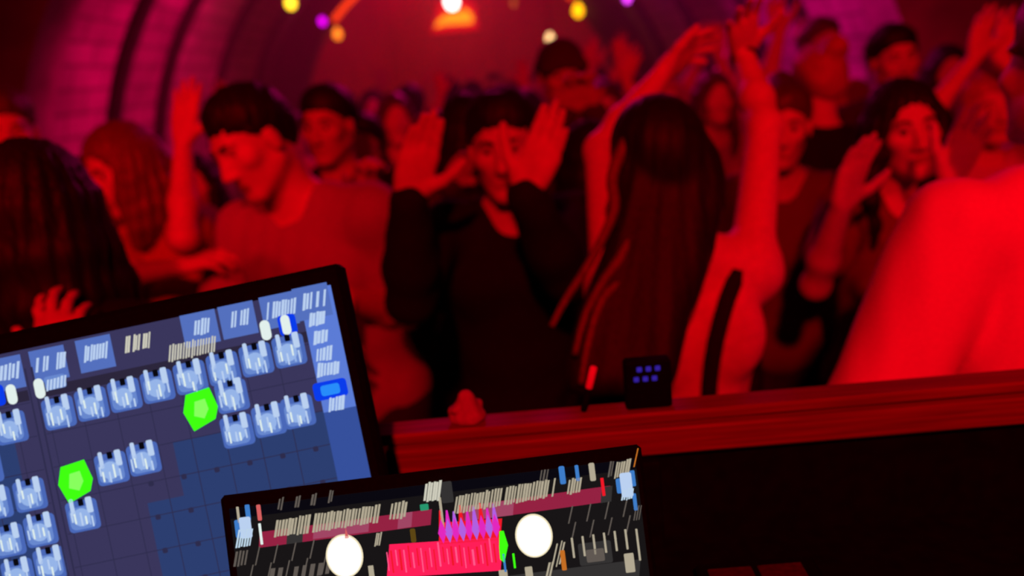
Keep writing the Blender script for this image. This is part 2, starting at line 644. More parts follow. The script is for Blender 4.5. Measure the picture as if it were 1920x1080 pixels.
def hand_prims(F, wr, d, n, side, sz, curl=0.25, spread=1.0, op_k=0.010, infl=0.0):
    """a palm, four unequal bent fingers and a thumb leaving the side of the palm; d along the fingers, n out of the palm"""
    d = unit(d)
    n = unit(np.array(n) - d * np.dot(n, d))
    t = np.cross(d, n) * (1 if side == 'R' else -1)
    wr = np.array(wr)
    fx = [0.031, 0.0105, -0.0105, -0.029]
    fd = [0.090, 0.095, 0.090, 0.080]
    ln = [0.074, 0.083, 0.077, 0.060]
    sp = [8, 2, -5, -13]
    F.ell(wr + d * 0.05 * sz, np.array([0.036, 0.055, 0.017]) * sz, np.stack([t, d, n], 1), 0.012)
    for i in range(4):
        kn = wr + (d * fd[i] + t * fx[i]) * sz
        F.cap(wr + (d * 0.012 + t * fx[i] * 0.55) * sz, kn, 0.0145 * sz, 0.0115 * sz, 0.012)
        ang = math.radians(sp[i] * spread)
        dirv = d * math.cos(ang) + t * math.sin(ang)
        p = kn
        r0 = [0.0098, 0.0102, 0.0098, 0.0086][i] * sz + infl
        for j, fr in enumerate((0.45, 0.30, 0.25)):
            c = curl * (0.7, 1.0, 0.7)[j] * (1 + 0.12 * (i - 1))
            nn = unit(n - dirv * np.dot(n, dirv))
            dirv = unit(dirv * math.cos(c) + nn * math.sin(c))
            q = p + dirv * ln[i] * fr * sz
            F.cap(p, q, r0 * (1 - 0.08 * j), r0 * (0.92 - 0.08 * j), 0.004)
            p = q
    p = wr + (d * 0.026 + t * 0.026 + n * 0.004) * sz
    F.cap(wr + d * 0.01 * sz + t * 0.012 * sz, p, 0.016 * sz, 0.017 * sz, 0.012)
    for v, l, r0, r1 in ((t * 0.75 + d * 0.6 + n * 0.2, 0.040, 0.0155, 0.0125), (t * 0.55 + d * 0.8 + n * 0.22, 0.033, 0.0122, 0.0108), (t * 0.42 + d * 0.9 + n * 0.15, 0.026, 0.0106, 0.0084)):
        q = p + unit(v) * l * sz
        F.cap(p, q, r0 * sz, r1 * sz, 0.006)
        p = q


class Pose:
    pass


def make_pose(root, yaw, s, sex='m', lean=(0, 0), head=(0, 0, 0), arms=None, build=1.0, twist=0):
    """joint positions in the person's own frame (x to the person's right, y forward). lean = forward and to the person's right, degrees"""
    P = Pose()
    P.s, P.sex, P.root = s, sex, np.array(root, float)
    P.th = math.pi - math.radians(yaw)
    P.W2L = rotz(-P.th)
    P.b = build
    fem = sex == 'f'
    piv = np.array([0, 0, 0.95 * s])
    RL = roty(math.radians(lean[1])) @ rotx(-math.radians(lean[0])) @ rotz(math.radians(twist))
    P.RL = RL

    def T(x, y, z):
        p = np.array([x, y, z]) * s
        f = min(max((z - 0.9) / 0.2, 0), 1)
        q = piv + RL @ (p - piv)
        return p * (1 - f) + q * f
    P.T = T
    P.piv = piv
    sw = (0.158 if fem else 0.182) * build
    P.sw = sw
    P.neck0 = T(0, -0.015, 1.45)
    P.headR = RL @ rotz(-math.radians(head[0])) @ rotx(-math.radians(head[1])) @ roty(math.radians(head[2]))
    P.neck1 = T(0, 0.012, 1.545)
    P.headc = P.neck1 + P.headR @ (np.array([0, 0.012, 0.095]) * s)
    P.arm = {}
    l1, l2 = 0.292 * s, 0.262 * s
    for side, sg in (('R', 1), ('L', -1)):
        spec = (arms or {}).get(side)
        S = T(sg * sw, -0.012, 1.415)
        if spec is None:
            spec = dict(wl=T(sg * (sw + 0.07), 0.10, 0.93), dl=(0, 0.15, -1), nl=(-sg, 0, 0), hint=(sg * 0.6, -1, 0))
        if 'wl' in spec:
            Wp = np.array(spec['wl'])
        else:
            Wp = P.W2L @ (np.array(spec['w']) - P.root)
        if Wp[2] > S[2] + 0.05:
            S = S + np.array([-sg * 0.02 * s, 0.0, 0.028 * s])
        v = Wp - S
        D_ = np.linalg.norm(v)
        if D_ > 0.985 * (l1 + l2):
            Wp = S + v * (0.985 * (l1 + l2) / D_)
            P_short = D_ - 0.985 * (l1 + l2)
            if P_short > 0.03:
                print('  reach short by %.2f m' % P_short, side)
            D_ = 0.985 * (l1 + l2)
        v = Wp - S
        u_ = v / D_
        if 'e' in spec:
            h = P.W2L @ (np.array(spec['e']) - P.root) - S
        else:
            h = np.array(spec.get('hint', (sg * 1.0, -0.2, -0.7)), float)
        h = h - u_ * h.dot(u_)
        h = unit(h)
        a = (l1 * l1 - l2 * l2 + D_ * D_) / (2 * D_)
        hh = math.sqrt(max(l1 * l1 - a * a, 0))
        E_ = S + u_ * a + h * hh
        if 'dl' in spec:
            d = unit(spec['dl'])
        elif 'f' in spec:
            d = unit(P.W2L @ (np.array(spec['f']) - np.array(spec['w'])))
        else:
            d = unit(Wp - E_)
        n = unit(spec['nl']) if 'nl' in spec else unit(P.W2L @ np.array(spec.get('n', (0, -1, 0)), float))
        P.arm[side] = dict(S=S, E=E_, W=Wp, d=d, n=n, curl=spec.get('curl', 0.25), spread=spec.get('spread', 1.0), sg=sg)
    P.knee, P.ank = {}, {}
    for side, sg in (('R', 1), ('L', -1)):
        P.knee[side] = np.array([sg * 0.095, 0.03, 0.50]) * s
        P.ank[side] = np.array([sg * 0.11, -0.01, 0.085]) * s
    return P


def torso_prims(F, P, inf=0.0, k=0.05, low=True):
    s, T, R = P.s, P.T, P.RL
    b = P.b
    fem = P.sex == 'f'
    i = inf
    e = lambda c, r, kk=k: F.ell(T(*c), np.array(r) * s + i, R, kk)
    F.ell(T(0, -0.005, 0.95), np.array([0.172 if fem else 0.165 * b, 0.118 * b, 0.125]) * s + i, None, k)
    e((0, 0.0, 1.10), (0.128 * b if fem else 0.148 * b, 0.098 * b, 0.15))
    e((0, -0.005, 1.27), (0.142 * b if fem else 0.168 * b, 0.105 * b, 0.175))
    F.cap(T(-P.sw * 0.86, -0.015, 1.40), T(P.sw * 0.86, -0.015, 1.40), 0.058 * s * b + i, None, k)
    for sg in (-1, 1):
        F.cap(T(sg * 0.125 * b, -0.02, 1.42), P.neck0 + P.RL @ np.array([sg * 0.02, -0.01, 0.02]) * s, 0.042 * s + i, 0.045 * s + i, k)
        F.ell(T(sg * 0.075, -0.085, 1.31), np.array([0.06, 0.035, 0.085]) * s + i, R, 0.03)
        if fem:
            F.ell(T(sg * 0.072, 0.088, 1.25), np.array([0.058, 0.055, 0.058]) * s + i, R, 0.03)
        else:
            F.ell(T(sg * 0.08, 0.062, 1.30), np.array([0.075, 0.045, 0.06]) * s + i, R, 0.03)


def arm_prims(F, P, side, inf=0.0, t0=0.0, t1=2.0, k=0.03, flare=0.0):
    """t in 0..1 along the upper arm, 1..2 along the forearm"""
    A = P.arm[side]
    s = P.s
    th = (0.86 if P.sex == 'f' else 1.0) * (0.5 + 0.5 * P.b)
    ru = lambda t: (0.049 - 0.010 * t) * s * th
    S, E_, W = A['S'], A['E'], A['W']
    t = min(t1, 1.0)
    F.cap(S, S + (E_ - S) * t, ru(0) + inf, ru(t) + inf + flare, k)
    if t1 > 1.0:
        q = t1 - 1.0
        m = E_ + (W - E_) * min(0.35, q)
        F.cap(E_, m, 0.039 * s * th + inf, 0.040 * s * th + inf, k * 0.7)
        if q > 0.35:
            e = E_ + (W - E_) * q
            F.cap(m, e, 0.040 * s * th + inf, (0.040 - 0.014 * (q - 0.35) / 0.65) * s * th + inf + flare, k * 0.7)


def leg_prims(F, P, inf=0.0, k=0.03, z_cut=None):
    s = P.s
    for side, sg in (('R', 1), ('L', -1)):
        hip = np.array([sg * 0.09, 0, 0.90]) * s
        F.cap(hip, P.knee[side], 0.085 * s + inf, 0.056 * s + inf, k)
        F.cap(P.knee[side], P.knee[side] * 0.55 + P.ank[side] * 0.45 + np.array([0, -0.012, 0]), 0.056 * s + inf, 0.055 * s + inf, k)
        F.cap(P.knee[side] * 0.55 + P.ank[side] * 0.45 + np.array([0, -0.012, 0]), P.ank[side], 0.055 * s + inf, 0.038 * s + inf, k)


def head_prims(F, P, detail=True):
    s, R, c = P.s, P.headR, P.headc
    h = lambda x, y, z: c + R @ (np.array([x, y, z]) * s)
    fem = P.sex == 'f'
    j = 0.92 if fem else 1.0
    F.cap(P.neck0, h(0, -0.025, -0.06), (0.050 if fem else 0.058) * s, (0.046 if fem else 0.054) * s, 0.03)
    F.ell(h(0, -0.012, 0.032), np.array([0.075, 0.094, 0.086]) * s, R, 0.02)
    F.ell(h(0, 0.028, -0.035), np.array([0.060 * j, 0.066, 0.078]) * s, R, 0.03)
    for sg in (-1, 1):
        F.cap(h(sg * 0.052 * j, 0.0, -0.055), h(sg * 0.018, 0.07, -0.098), 0.017 * s, 0.016 * s, 0.025)
        F.ell(h(sg * 0.046 * j, 0.058, -0.015), np.array([0.02, 0.02, 0.018]) * s, R, 0.02)
        if detail:
            F.ell(h(sg * 0.079, -0.004, -0.008), np.array([0.008, 0.018, 0.031]) * s, R, 0.008)
    F.ell(h(0, 0.074, -0.099), np.array([0.018, 0.016, 0.014]) * s, R, 0.02)
    if detail:
        F.cap(h(-0.034, 0.076, 0.028), h(0.034, 0.076, 0.028), 0.011 * s, None, 0.018)
        for sg in (-1, 1):
            F.ell(h(sg * 0.031, 0.096, 0.008), np.array([0.019, 0.014, 0.013]) * s, R, 0.012, 's')
    F.cap(h(0, 0.088, 0.014), h(0, 0.108, -0.028), 0.008 * s, 0.0125 * s, 0.012)
    if detail:
        for sg in (-1, 1):
            F.ell(h(sg * 0.012, 0.098, -0.033), np.array([0.009, 0.011, 0.008]) * s, R, 0.006)
        F.cap(h(-0.018, 0.083, -0.060), h(0.018, 0.083, -0.060), 0.0075 * s, None, 0.008)
        F.cap(h(-0.015, 0.082, -0.073), h(0.015, 0.082, -0.073), 0.008 * s, None, 0.008)
        F.ell(h(0, 0.098, -0.0665), np.array([0.026, 0.010, 0.0028]) * s, R, 0.004, 's')


def bounds(pts, pad):
    a = np.array(pts)
    return a.min(0) - pad, a.max(0) + pad


def hair_mesh(P, style, v, seed=0, length=0.35):
    s, R, c = P.s, P.headR, P.headc
    h = lambda x, y, z: c + R @ (np.array([x, y, z]) * s)
    lo, hi = bounds([h(x, y, z) for x in (-.11, .11) for y in (-.14, .13) for z in (-.12, .15)], 0.03)
    if style == 'long':
        lo[2] -= length * s + 0.05
        lo[:2] -= 0.1
        hi[:2] += 0.1
    F = Field(lo, hi, v)
    if style in ('cap', 'beanie'):
        F.ell(h(0, -0.012, 0.045), np.array([0.086, 0.104, 0.088]) * s, R, 0)
        F.half(-R[:, 2] * 1.0, h(0, 0, 0.035 if style == 'cap' else 0.03))
        if style == 'cap':
            F.ell(h(0, 0.115, 0.04), np.array([0.07, 0.075, 0.008]) * s, R, 0.01)
        else:
            F.cap(h(-0.06, 0.06, 0.035), h(0.06, 0.06, 0.035), 0.02 * s, None, 0.03)
            for sg in (-1, 1):
                F.cap(h(sg * 0.06, 0.06, 0.035), h(sg * 0.07, -0.06, 0.03), 0.018 * s, None, 0.03)
        return F.mesh('hat')
    if style == 'long':
        F.ell(h(0, -0.018, 0.04), np.array([0.086, 0.103, 0.092]) * s, R, 0)
        F.ell(h(0, -0.055, -0.015), np.array([0.074, 0.06, 0.075]) * s, R, 0.03)
        F.ell(h(0, 0.13, -0.032), np.array([0.079, 0.112, 0.118]) * s, R, 0.012, 's')
    else:
        # thin at the hairline, thicker over the crown
        F.ell(h(0, -0.012, 0.032), np.array([0.0755, 0.0945, 0.0865]) * s, R, 0)
        F.ell(h(0, -0.05, -0.02), np.array([0.064, 0.05, 0.06]) * s, R, 0.02)
        hn = R @ np.array([0.0, 0.60, -0.80])
        hp = h(0, 0.070, 0.066)
        dist = -((F.ax[0][:, None, None] - hp[0]) * hn[0] + (F.ax[1][None, :, None] - hp[1]) * hn[1] + (F.ax[2][None, None, :] - hp[2]) * hn[2])
        F.D -= (np.clip(dist / (0.05 * s), 0, 1) ** 0.7 * 0.017 * s + 0.0015).astype(np.float32)
        if style == 'bun':
            F.ell(h(0, -0.10, 0.11), np.array([0.045, 0.045, 0.042]) * s, R, 0.02)
        for sg in (-1, 1):
            F.cap(h(sg * 0.074, 0.028, 0.03), h(sg * 0.071, 0.026, -0.015), 0.010 * s, 0.006 * s, 0.01)
        F.wrinkle(0.0028, seed + 50, (45, 45, 20))
    if style != 'long':
        F.half(R @ np.array([0.0, 0.60, -0.80]), h(0, 0.070, 0.056))
    else:
        rs = np.random.RandomState(seed + 3)
        L = length
        for q in range(13):
            a = (q / 12.0 - 0.5) * 2 * math.radians(125)
            x0, y0 = 0.076 * math.sin(a), -0.018 - 0.082 * math.cos(a)
            p = h(x0, y0, 0.02)
            r = 0.027 * s
            out = R @ np.array([math.sin(a), -math.cos(a), 0])
            out[2] = 0
            for g in range(5):
                wv = math.sin(g * 1.7 + q) * 0.010
                nxt = p + np.array([0, 0, -L / 5 * s]) + out * (0.016 - 0.006 * g) * s + np.array([wv, wv * 0.6, 0])
                F.cap(p, nxt, r, r * 0.93, 0.02)
                p = nxt
                r *= 0.90 + rs.uniform(-0.03, 0.02)
    F.strands((0.0028 if style == 'long' else 0.0012) * s, c, 24)
    return F.mesh('hair')


def person_parts(P, q, skin, hair, hair_m, top, top_m, bottom_m, seed=0, face=True, hair_len=0.35, sleeve=None, parent=None, shoes=True, fold=0.006):
    """builds the body and what it wears under PARENT. q = voxel size"""
    s = P.s
    pts = [P.headc + np.array([x, y, z]) * s for x in (-.12, .12) for y in (-.13, .13) for z in (-.14, .13)]
    pts += [(-.22 * s * P.b, -.16 * s, 0), (.22 * s * P.b, .24 * s, 0)]
    pts += [P.T(x * P.b, y, 1.3) for x in (-.26, .26) for y in (-.17, .2)]
    for A in P.arm.values():
        pts += [A['S'], A['E'], A['W'], A['W'] + A['d'] * 0.21 * s, A['W'] + A['n'] * 0.1, A['W'] + np.cross(A['d'], A['n']) * 0.1, A['W'] - np.cross(A['d'], A['n']) * 0.1]
    lo, hi = bounds(pts, 0.07)
    lo[2] = -0.01
    F = Field(lo, hi, q)
    torso_prims(F, P, 0.0)
    for side in 'RL':
        arm_prims(F, P, side)
    leg_prims(F, P)
    for side, sg in (('R', 1), ('L', -1)):
        F.cap(P.ank[side] + np.array([0, -0.01, -0.035]) * s, P.ank[side] + np.array([sg * 0.02, 0.12, -0.05]) * s, 0.036 * s, 0.026 * s, 0.03)
    head_prims(F, P, face)
    for side in 'RL':
        A = P.arm[side]
        hand_prims(F, A['W'], A['d'], A['n'], side, s * (0.93 if P.sex == 'f' else 1.03), A['curl'], A['spread'])
    fine = F
    parts = [link('body', F.mesh('body'), parent, skin)]
    # eyes, brows and lips
    if face:
        R, c = P.headR, P.headc
        for sg in (-1, 1):
            p = c + R @ (np.array([sg * 0.031, 0.14, 0.008]) * s)
            hit = fine.first(p, -R[:, 1], 0.12)
            ctr = hit - R[:, 1] * 0.0065 * s
            b = MB()
            n_, m_ = 12, 8
            rr = 0.0115 * s
            vs, fs = [], []
            for i in range(m_ + 1):
                for k in range(n_):
                    a1, a2 = math.pi * i / m_, 2 * math.pi * k / n_
                    vs.append(ctr + rr * (R @ np.array([math.sin(a1) * math.cos(a2), math.cos(a1), math.sin(a1) * math.sin(a2)])))
            for i in range(m_):
                b.cur = 1 if i < 2 else 0
                for k in range(n_):
                    l = (k + 1) % n_
                    b.add([vs[i * n_ + k], vs[i * n_ + l], vs[(i + 1) * n_ + l], vs[(i + 1) * n_ + k]], [(0, 1, 2, 3)])
            parts.append(b.build('eye', [M['eye'], M['iris']], parent, True))
            b = MB()
            bp = []
            for x, z in ((0.013, 0.028), (0.024, 0.033), (0.036, 0.034), (0.047, 0.028)):
                p = c + R @ (np.array([sg * x, 0.15, z]) * s)
                bp.append(fine.first(p, -R[:, 1], 0.14) + R[:, 1] * 0.001)
            b.tube(bp, [0.004 * s, 0.0048 * s, 0.0042 * s, 0.002 * s], 8)
            parts.append(b.build('eyebrow', hair_m, parent, True))
        b = MB()
        for z, r in ((-0.0605, 0.0052), (-0.0725, 0.006)):
            lp = []
            for x in (-0.024, -0.014, -0.005, 0.005, 0.014, 0.024):
                p = c + R @ (np.array([x, 0.15, z + (0.0015 if abs(x) < 0.02 else (-0.004 if z > -0.065 else 0.005))]) * s)
                lp.append(fine.first(p, -R[:, 1], 0.14) - R[:, 1] * 0.001)
            b.tube(lp, [0.0015 * s, r * s * .85, r * s, r * s, r * s * .85, 0.0015 * s], 8)
        parts.append(b.build('lips', M['lips'], parent, True))
    if hair:
        hm = hair_mesh(P, hair, max(q, 0.006), seed, hair_len)
        parts.append(link('hat' if hair in ('cap', 'beanie') else 'hair', hm, parent, hair_m))
    # upper garment
    v = max(q, 0.007)
    F = Field(lo, hi, v)
    torso_prims(F, P, 0.013)
    tl = {'tee': 0.62, 'loose_tee': 0.80, 'long': 1.97, 'tank': 0.0, 'open_back': 0.0}[top] if sleeve is None else sleeve
    if tl > 0:
        inf = {'loose_tee': 0.027, 'tee': 0.014, 'long': 0.013}[top]
        for side in 'RL':
            arm_prims(F, P, side, inf, 0, tl, 0.014 if top == 'loose_tee' else 0.04, 0.012 if tl < 1.5 else 0.0)
            if top == 'long':
                A = P.arm[side]
    if top == 'loose_tee':
        F.ell(P.T(0, -0.02, 1.18), np.array([0.165, 0.15, 0.28]) * s * np.array([P.b, P.b, 1]), P.RL, 0.08)
    if top == 'loose_tee':
        for sg in (-1, 1):
            pa, pb = P.T(sg * 0.132 * P.b, -0.135, 1.33), P.T(sg * 0.150 * P.b, -0.13, 1.08)
            F.cap(pa, pb, 0.026 * s, 0.046 * s, 0.02, 's')
            F.cap(P.T(sg * 0.10 * P.b, -0.17, 1.22), P.T(sg * 0.15 * P.b, -0.165, 1.05), 0.008 * s, 0.012 * s, 0.03, 's')
    # neckline
    nk = P.neck0
    up = P.RL[:, 2]
    F.cap(nk + up * 0.005 * s + P.RL[:, 1] * 0.012 * s, nk + up * 0.16 * s, (0.057 if top == 'loose_tee' else 0.064 if P.sex == 'm' else 0.072) * s, 0.085 * s, 0.012, 's')
    if top in ('tank', 'open_back'):
        for side, sg in (('R', 1), ('L', -1)):
            F.cap(P.T(sg * (P.sw + 0.035), 0, 1.25), P.T(sg * (P.sw + 0.01), 0, 1.50), 0.072 * s, 0.085 * s, 0.02, 's')
        F.cap(P.T(0, 0.11, 1.40), P.T(0, 0.11, 1.55), 0.075 * s, 0.10 * s, 0.02, 's')
    if top == 'open_back':
        F.ell(P.T(0.0, -0.16, 1.30), np.array([0.19, 0.125, 0.30]) * s, P.RL, 0.02, 's')
        F.cap(P.T(-0.25, -0.03, 1.37), P.T(0.25, -0.03, 1.37), 0.092 * s, None, 0.02, 's')
    if top == 'open_back':
        F.ell(P.T(0, -0.10, 1.42), np.array([0.24, 0.11, 0.12]) * s, P.RL, 0.02, 's')
    F.half((0, 0, -1), (0, 0, (0.83 if top != 'tank' else 0.92) * s))
    F.wrinkle(fold, seed)
    name = {'tee': 'shirt', 'loose_tee': 'shirt', 'long': 'jacket', 'tank': 'vest', 'open_back': 'halter_top'}[top]
    parts.append(link(name, F.mesh(name), parent, top_m))
    # trousers
    F = Field(np.array([-.26 * s * P.b, -.22 * s, 0.03]), np.array([.26 * s * P.b, .24 * s, 1.02 * s]), max(q, 0.012))
    F.ell(P.T(0, -0.005, 0.95), np.array([0.178 if P.sex == 'f' else 0.170 * P.b, 0.124 * P.b, 0.13]) * s, None, 0.03)
    leg_prims(F, P, 0.014)
    F.half((0, 0, -1), (0, 0, 0.07 * s))
    F.half((0, 0, 1), (0, 0, 1.0 * s))
    parts.append(link('trousers', F.mesh('trousers'), parent, bottom_m))
    for side, sg in (('R', 1), ('L', -1)):
        a = P.ank[side]
        t = a + np.array([sg * 0.022, 0.125, -0.05]) * s
        F = Field(np.minimum(a, t) - 0.1, np.maximum(a, t) + 0.1, max(q, 0.010))
        F.cap(a + np.array([0, -0.012, -0.036]) * s, t, 0.047 * s, 0.036 * s, 0.03)
        F.cap(a + np.array([0, -0.005, -0.03]) * s, a + np.array([0, -0.005, 0.015]) * s, 0.047 * s, 0.045 * s, 0.03)
        F.half((0, 0, -1), (0, 0, 0.004))
        parts.append(link('shoe', F.mesh('shoe'), parent, M['leather']))
    return parts


def on_body(t, px, py, lift=0.004):
    """point of the body of T seen at the pixel, in T's frame"""
    from mathutils.bvhtree import BVHTree
    body = [c for c in t.children if c.name.startswith('body')][0]
    me = body.data
    key = me.name
    if key not in _bvh:
        _bvh[key] = BVHTree.FromPolygons([v.co.copy() for v in me.vertices], [tuple(p.vertices) for p in me.polygons])
    R = rotz(-t.rotation_euler.z)
    o = R @ (EYE - np.array(t.location))
    d = unit(R @ (at(px, py, 1.0) - EYE))
    hit = _bvh[key].ray_cast(Vector(o), Vector(d))[0]
    return None if hit is None else np.array(hit) - d * lift


_bvh = {}


def place_head(px, py, d, yaw, lean=(0, 0), sex='m', build=1.0, head=(0, 0, 0)):
    """root and scale that bring the head centre to the pixel"""
    W = at(px, py, d)
    P = make_pose((0, 0, 0), yaw, 1.0, sex, lean, head, None, build)
    s = W[2] / P.headc[2]
    s2 = min(max(s, 0.88), 1.09)
    if abs(s - s2) > 1e-6:
        print('  scale clipped', px, py, d, round(s, 3))
    o = rotz(P.th) @ (P.headc * s2)
    return np.array([W[0] - o[0], W[1] - o[1], 0.0]), s2


def words_ok(label):
    n = len(label.replace(',', ' ').split())
    if not 4 <= n <= 16:
        print('  LABEL', n, label)
    return label


def dancer(label, px, py, d, yaw=0, sex='m', lean=(0, 0), head=(0, 0, 0), arms=None, build=1.0, q=0.007, group=None, **kw):
    root, s = place_head(px, py, d, yaw, lean, sex, build, head)
    P = make_pose(root, yaw, s, sex, lean, head, arms, build)
    t = thing('person', words_ok(label), 'person', root, P.th, group)
    person_parts(P, q, parent=t, **kw)
    print('person %-50s root %s s %.3f' % (label[:50], root.round(2), s))
    return t, P


# ------------------------------------------------------------------ the dancers near the booth
A_ = lambda x, y, d: at(x, y, d)
V3 = lambda *a: np.array(a, float)

# bright shirt beside the rail, head above the frame
dancer('bright white T-shirt on a broad person standing against the rail, head above the picture',
       2008, 128, 1.30, yaw=174, build=1.12, lean=(2, 3), q=0.007,
       arms={'L': dict(w=A_(1568, 1150, 1.24), e=A_(1660, 770, 1.29), dl=(0.05, 0.2, -1)),
             'R': dict(w=A_(2280, 720, 1.25), e=A_(2420, 600, 1.3), dl=(0, 0.3, -1))},
       skin=M['skin'], hair='short', hair_m=M['hair_brown'], top='loose_tee', top_m=M['cloth_white'], bottom_m=M['denim'], seed=3, face=False, fold=0.0035, sleeve=1.12)

# long-haired woman with both arms up, back to the lens
HW, PW = dancer('woman with long wavy dark hair and bare strapped back, both arms raised, seen from behind',
       1240, 305, 1.52, yaw=184, sex='f', lean=(-4, -4), head=(0, -6, -8), q=0.0065,
       arms={'L': dict(w=A_(1240, 140, 1.80), e=A_(1090, 330, 1.66), f=A_(1330, 60, 1.84), n=(0.3, -0.6, -0.5), curl=0.35),
             'R': dict(w=A_(1392, 70, 1.86), e=A_(1470, 260, 1.60), f=A_(1388, -60, 1.70), n=(0, -1, 0), curl=0.2)},
       skin=M['skin'], hair=None, hair_m=M['hair_black'], top='open_back', top_m=M['cloth_black'], bottom_m=M['cloth_black'], seed=11, face=False)
def local_pts(t, pts):
    th = t.rotation_euler.z
    R = rotz(-th)
    o = np.array(t.location)
    return [R @ (np.array(p) - o) for p in pts]


def wavy_hair(t, P, cols, v, m, name='hair'):
    """hair falling in the given locks; each lock is (points, radius at root, radius at tip) in the world"""
    allp, caps = [], []
    for pts, r0, r1 in cols:
        L = local_pts(t, pts)
        n = len(L) - 1
        for i in range(n):
            caps.append((L[i], L[i + 1], r0 + (r1 - r0) * i / n, r0 + (r1 - r0) * (i + 1) / n))
        allp += L
    s, R, c = P.s, P.headR, P.headc
    h = lambda x, y, z: c + R @ (np.array([x, y, z]) * s)
    allp += [h(x, y, z) for x in (-.1, .1) for y in (-.13, .1) for z in (-.1, .14)]
    lo, hi = bounds(allp, 0.06)
    F = Field(lo, hi, v)
    F.ell(h(0, -0.018, 0.04), np.array([0.088, 0.104, 0.094]) * s, R, 0)
    F.ell(h(0, -0.06, -0.03), np.array([0.082, 0.062, 0.10]) * s, R, 0.03)
    F.ell(h(0, 0.115, -0.045), np.array([0.071, 0.088, 0.105]) * s, R, 0.015, 's')
    for a, b_, r0, r1 in caps:
        F.cap(a, b_, r0, r1, 0.03)
    F.strands(0.0012, c, 22, only=0.02)
    return link(name, F.mesh(name), t, m)


def lock(xy, d0, d1, r0, r1):
    n = len(xy)
    # resample to a smooth strand
    pts = []
    for i in range(n - 1):
        p0, p1, p2, p3 = (np.array(xy[max(i - 1, 0)], float), np.array(xy[i], float), np.array(xy[i + 1], float), np.array(xy[min(i + 2, n - 1)], float))
        for t in (0, .25, .5, .75):
            q = 0.5 * (2 * p1 + (p2 - p0) * t + (2 * p0 - 5 * p1 + 4 * p2 - p3) * t * t + (3 * p1 - p0 - 3 * p2 + p3) * t ** 3)
            pts.append((q, (i + t) / (n - 1)))
    pts.append((np.array(xy[-1], float), 1.0))
    return [at(q[0], q[1], d0 + (d1 - d0) * u) for q, u in pts], r0, r1


locks = []
for k in range(7):
    x = 1186 + k * 19
    locks.append(lock([(x + 4, 300), (x - 4, 400), (x - 10 - (7 - k) * 3, 500), (x - 36 - (7 - k) * 6, 610), (x - 56 - (7 - k) * 7, 720)], 1.47, 1.38, 0.030, 0.014))
locks.append(lock([(1312, 300), (1326, 370), (1312, 430), (1296, 500), (1268, 560)], 1.47, 1.42, 0.022, 0.010))
wavy_hair(HW, PW, locks, 0.006, M['hair_black'])
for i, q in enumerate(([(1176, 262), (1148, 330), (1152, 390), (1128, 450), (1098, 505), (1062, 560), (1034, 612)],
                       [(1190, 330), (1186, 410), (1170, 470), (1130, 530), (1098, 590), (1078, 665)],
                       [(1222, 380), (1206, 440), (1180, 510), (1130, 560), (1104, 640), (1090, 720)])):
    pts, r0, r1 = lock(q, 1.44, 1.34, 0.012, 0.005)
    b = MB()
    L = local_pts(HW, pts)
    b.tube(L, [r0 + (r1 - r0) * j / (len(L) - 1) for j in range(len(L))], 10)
    o = b.build('lit_tint_lock', M['hair_auburn'], HW, True)  # auburn on black hair: red light along the strands, put into their colour
    o['label'] = 'wavy lock tinted lighter for red light on the hair edge'
# the strap down her bare back
sp = [on_body(HW, x, y, 0.002) for x, y in ((1384, 505), (1376, 530), (1364, 560), (1352, 600), (1342, 640), (1335, 680), (1330, 720), (1328, 760))]
sp = [q for q in sp if q is not None]
if len(sp) > 2:
    b = MB()
    b.tube(sp, [0.010] + [0.0165] * (len(sp) - 1), 12)
    b.build('back_strap', M['cloth_black'], HW, True)
# a dark band round her raised wrist
A = PW.arm['R']
b = MB()
b.tube([A['E'] + (A['W'] - A['E']) * k for k in (0.90, 0.92, 0.97, 0.99)], [0.027, 0.031, 0.031, 0.026], 18)
b.build('wristband', M['cloth_black'], HW, True)

# the clapping man in the middle
dancer('man in black facing the booth, clapping, both open hands before his face',
       945, 275, 1.92, yaw=4, lean=(4, -2), head=(4, 4, 4), q=0.006,
       arms={'R': dict(w=A_(765, 372, 1.66), e=A_(760, 560, 1.78), f=A_(800, 225, 1.62), n=(0.15, -1, 0), curl=0.10, spread=-0.4),
             'L': dict(w=A_(984, 362, 1.60), e=A_(1070, 560, 1.76), f=A_(1052, 205, 1.57), n=(-0.5, -0.85, 0), curl=0.10, spread=-0.1)},
       skin=M['skin'], hair='short', hair_m=M['hair_black'], top='long', top_m=M['cloth_black'], bottom_m=M['denim'], seed=21)

# the man with bowed head on the left
dancer('man with short dark hair and bowed head in a grey T-shirt behind the touchscreen',
       474, 268, 1.98, yaw=26, lean=(9, 6), head=(16, 14, 8), q=0.0065, build=1.10,
       arms={'R': dict(wl=(0.30, 0.22, 0.95), dl=(0.0, 0.4, -1), nl=(-1, 0, 0)),
             'L': dict(w=A_(650, 560, 1.92), e=A_(690, 480, 2.0), f=A_(640, 640, 1.88), n=(0.6, 0.3, 0), curl=0.4)},
       skin=M['skin'], hair='short', hair_m=M['hair_black'], top='tee', top_m=M['cloth_grey'], bottom_m=M['denim'], seed=31)

# woman with the raised hand on the left
dancer('auburn-haired woman in a red top, one straight hand raised, other forearm folded below it',
       232, 318, 2.30, yaw=30, sex='f', lean=(6, 4), head=(8, 10, 4), q=0.0065,
       arms={'L': dict(w=A_(343, 266, 2.12), e=A_(360, 460, 2.2), f=A_(352, 150, 2.10), n=(0.3, 1, 0), curl=0.05, spread=0.5),
             'R': dict(w=A_(332, 502, 2.10), e=A_(205, 540, 2.14), f=A_(400, 482, 2.1), n=(0, 0.3, -1), curl=0.4)},
       skin=M['skin'], hair='long', hair_m=M['hair_auburn'], hair_len=0.22, top='tee', top_m=M['cloth_red'], bottom_m=M['cloth_dark'], seed=41)

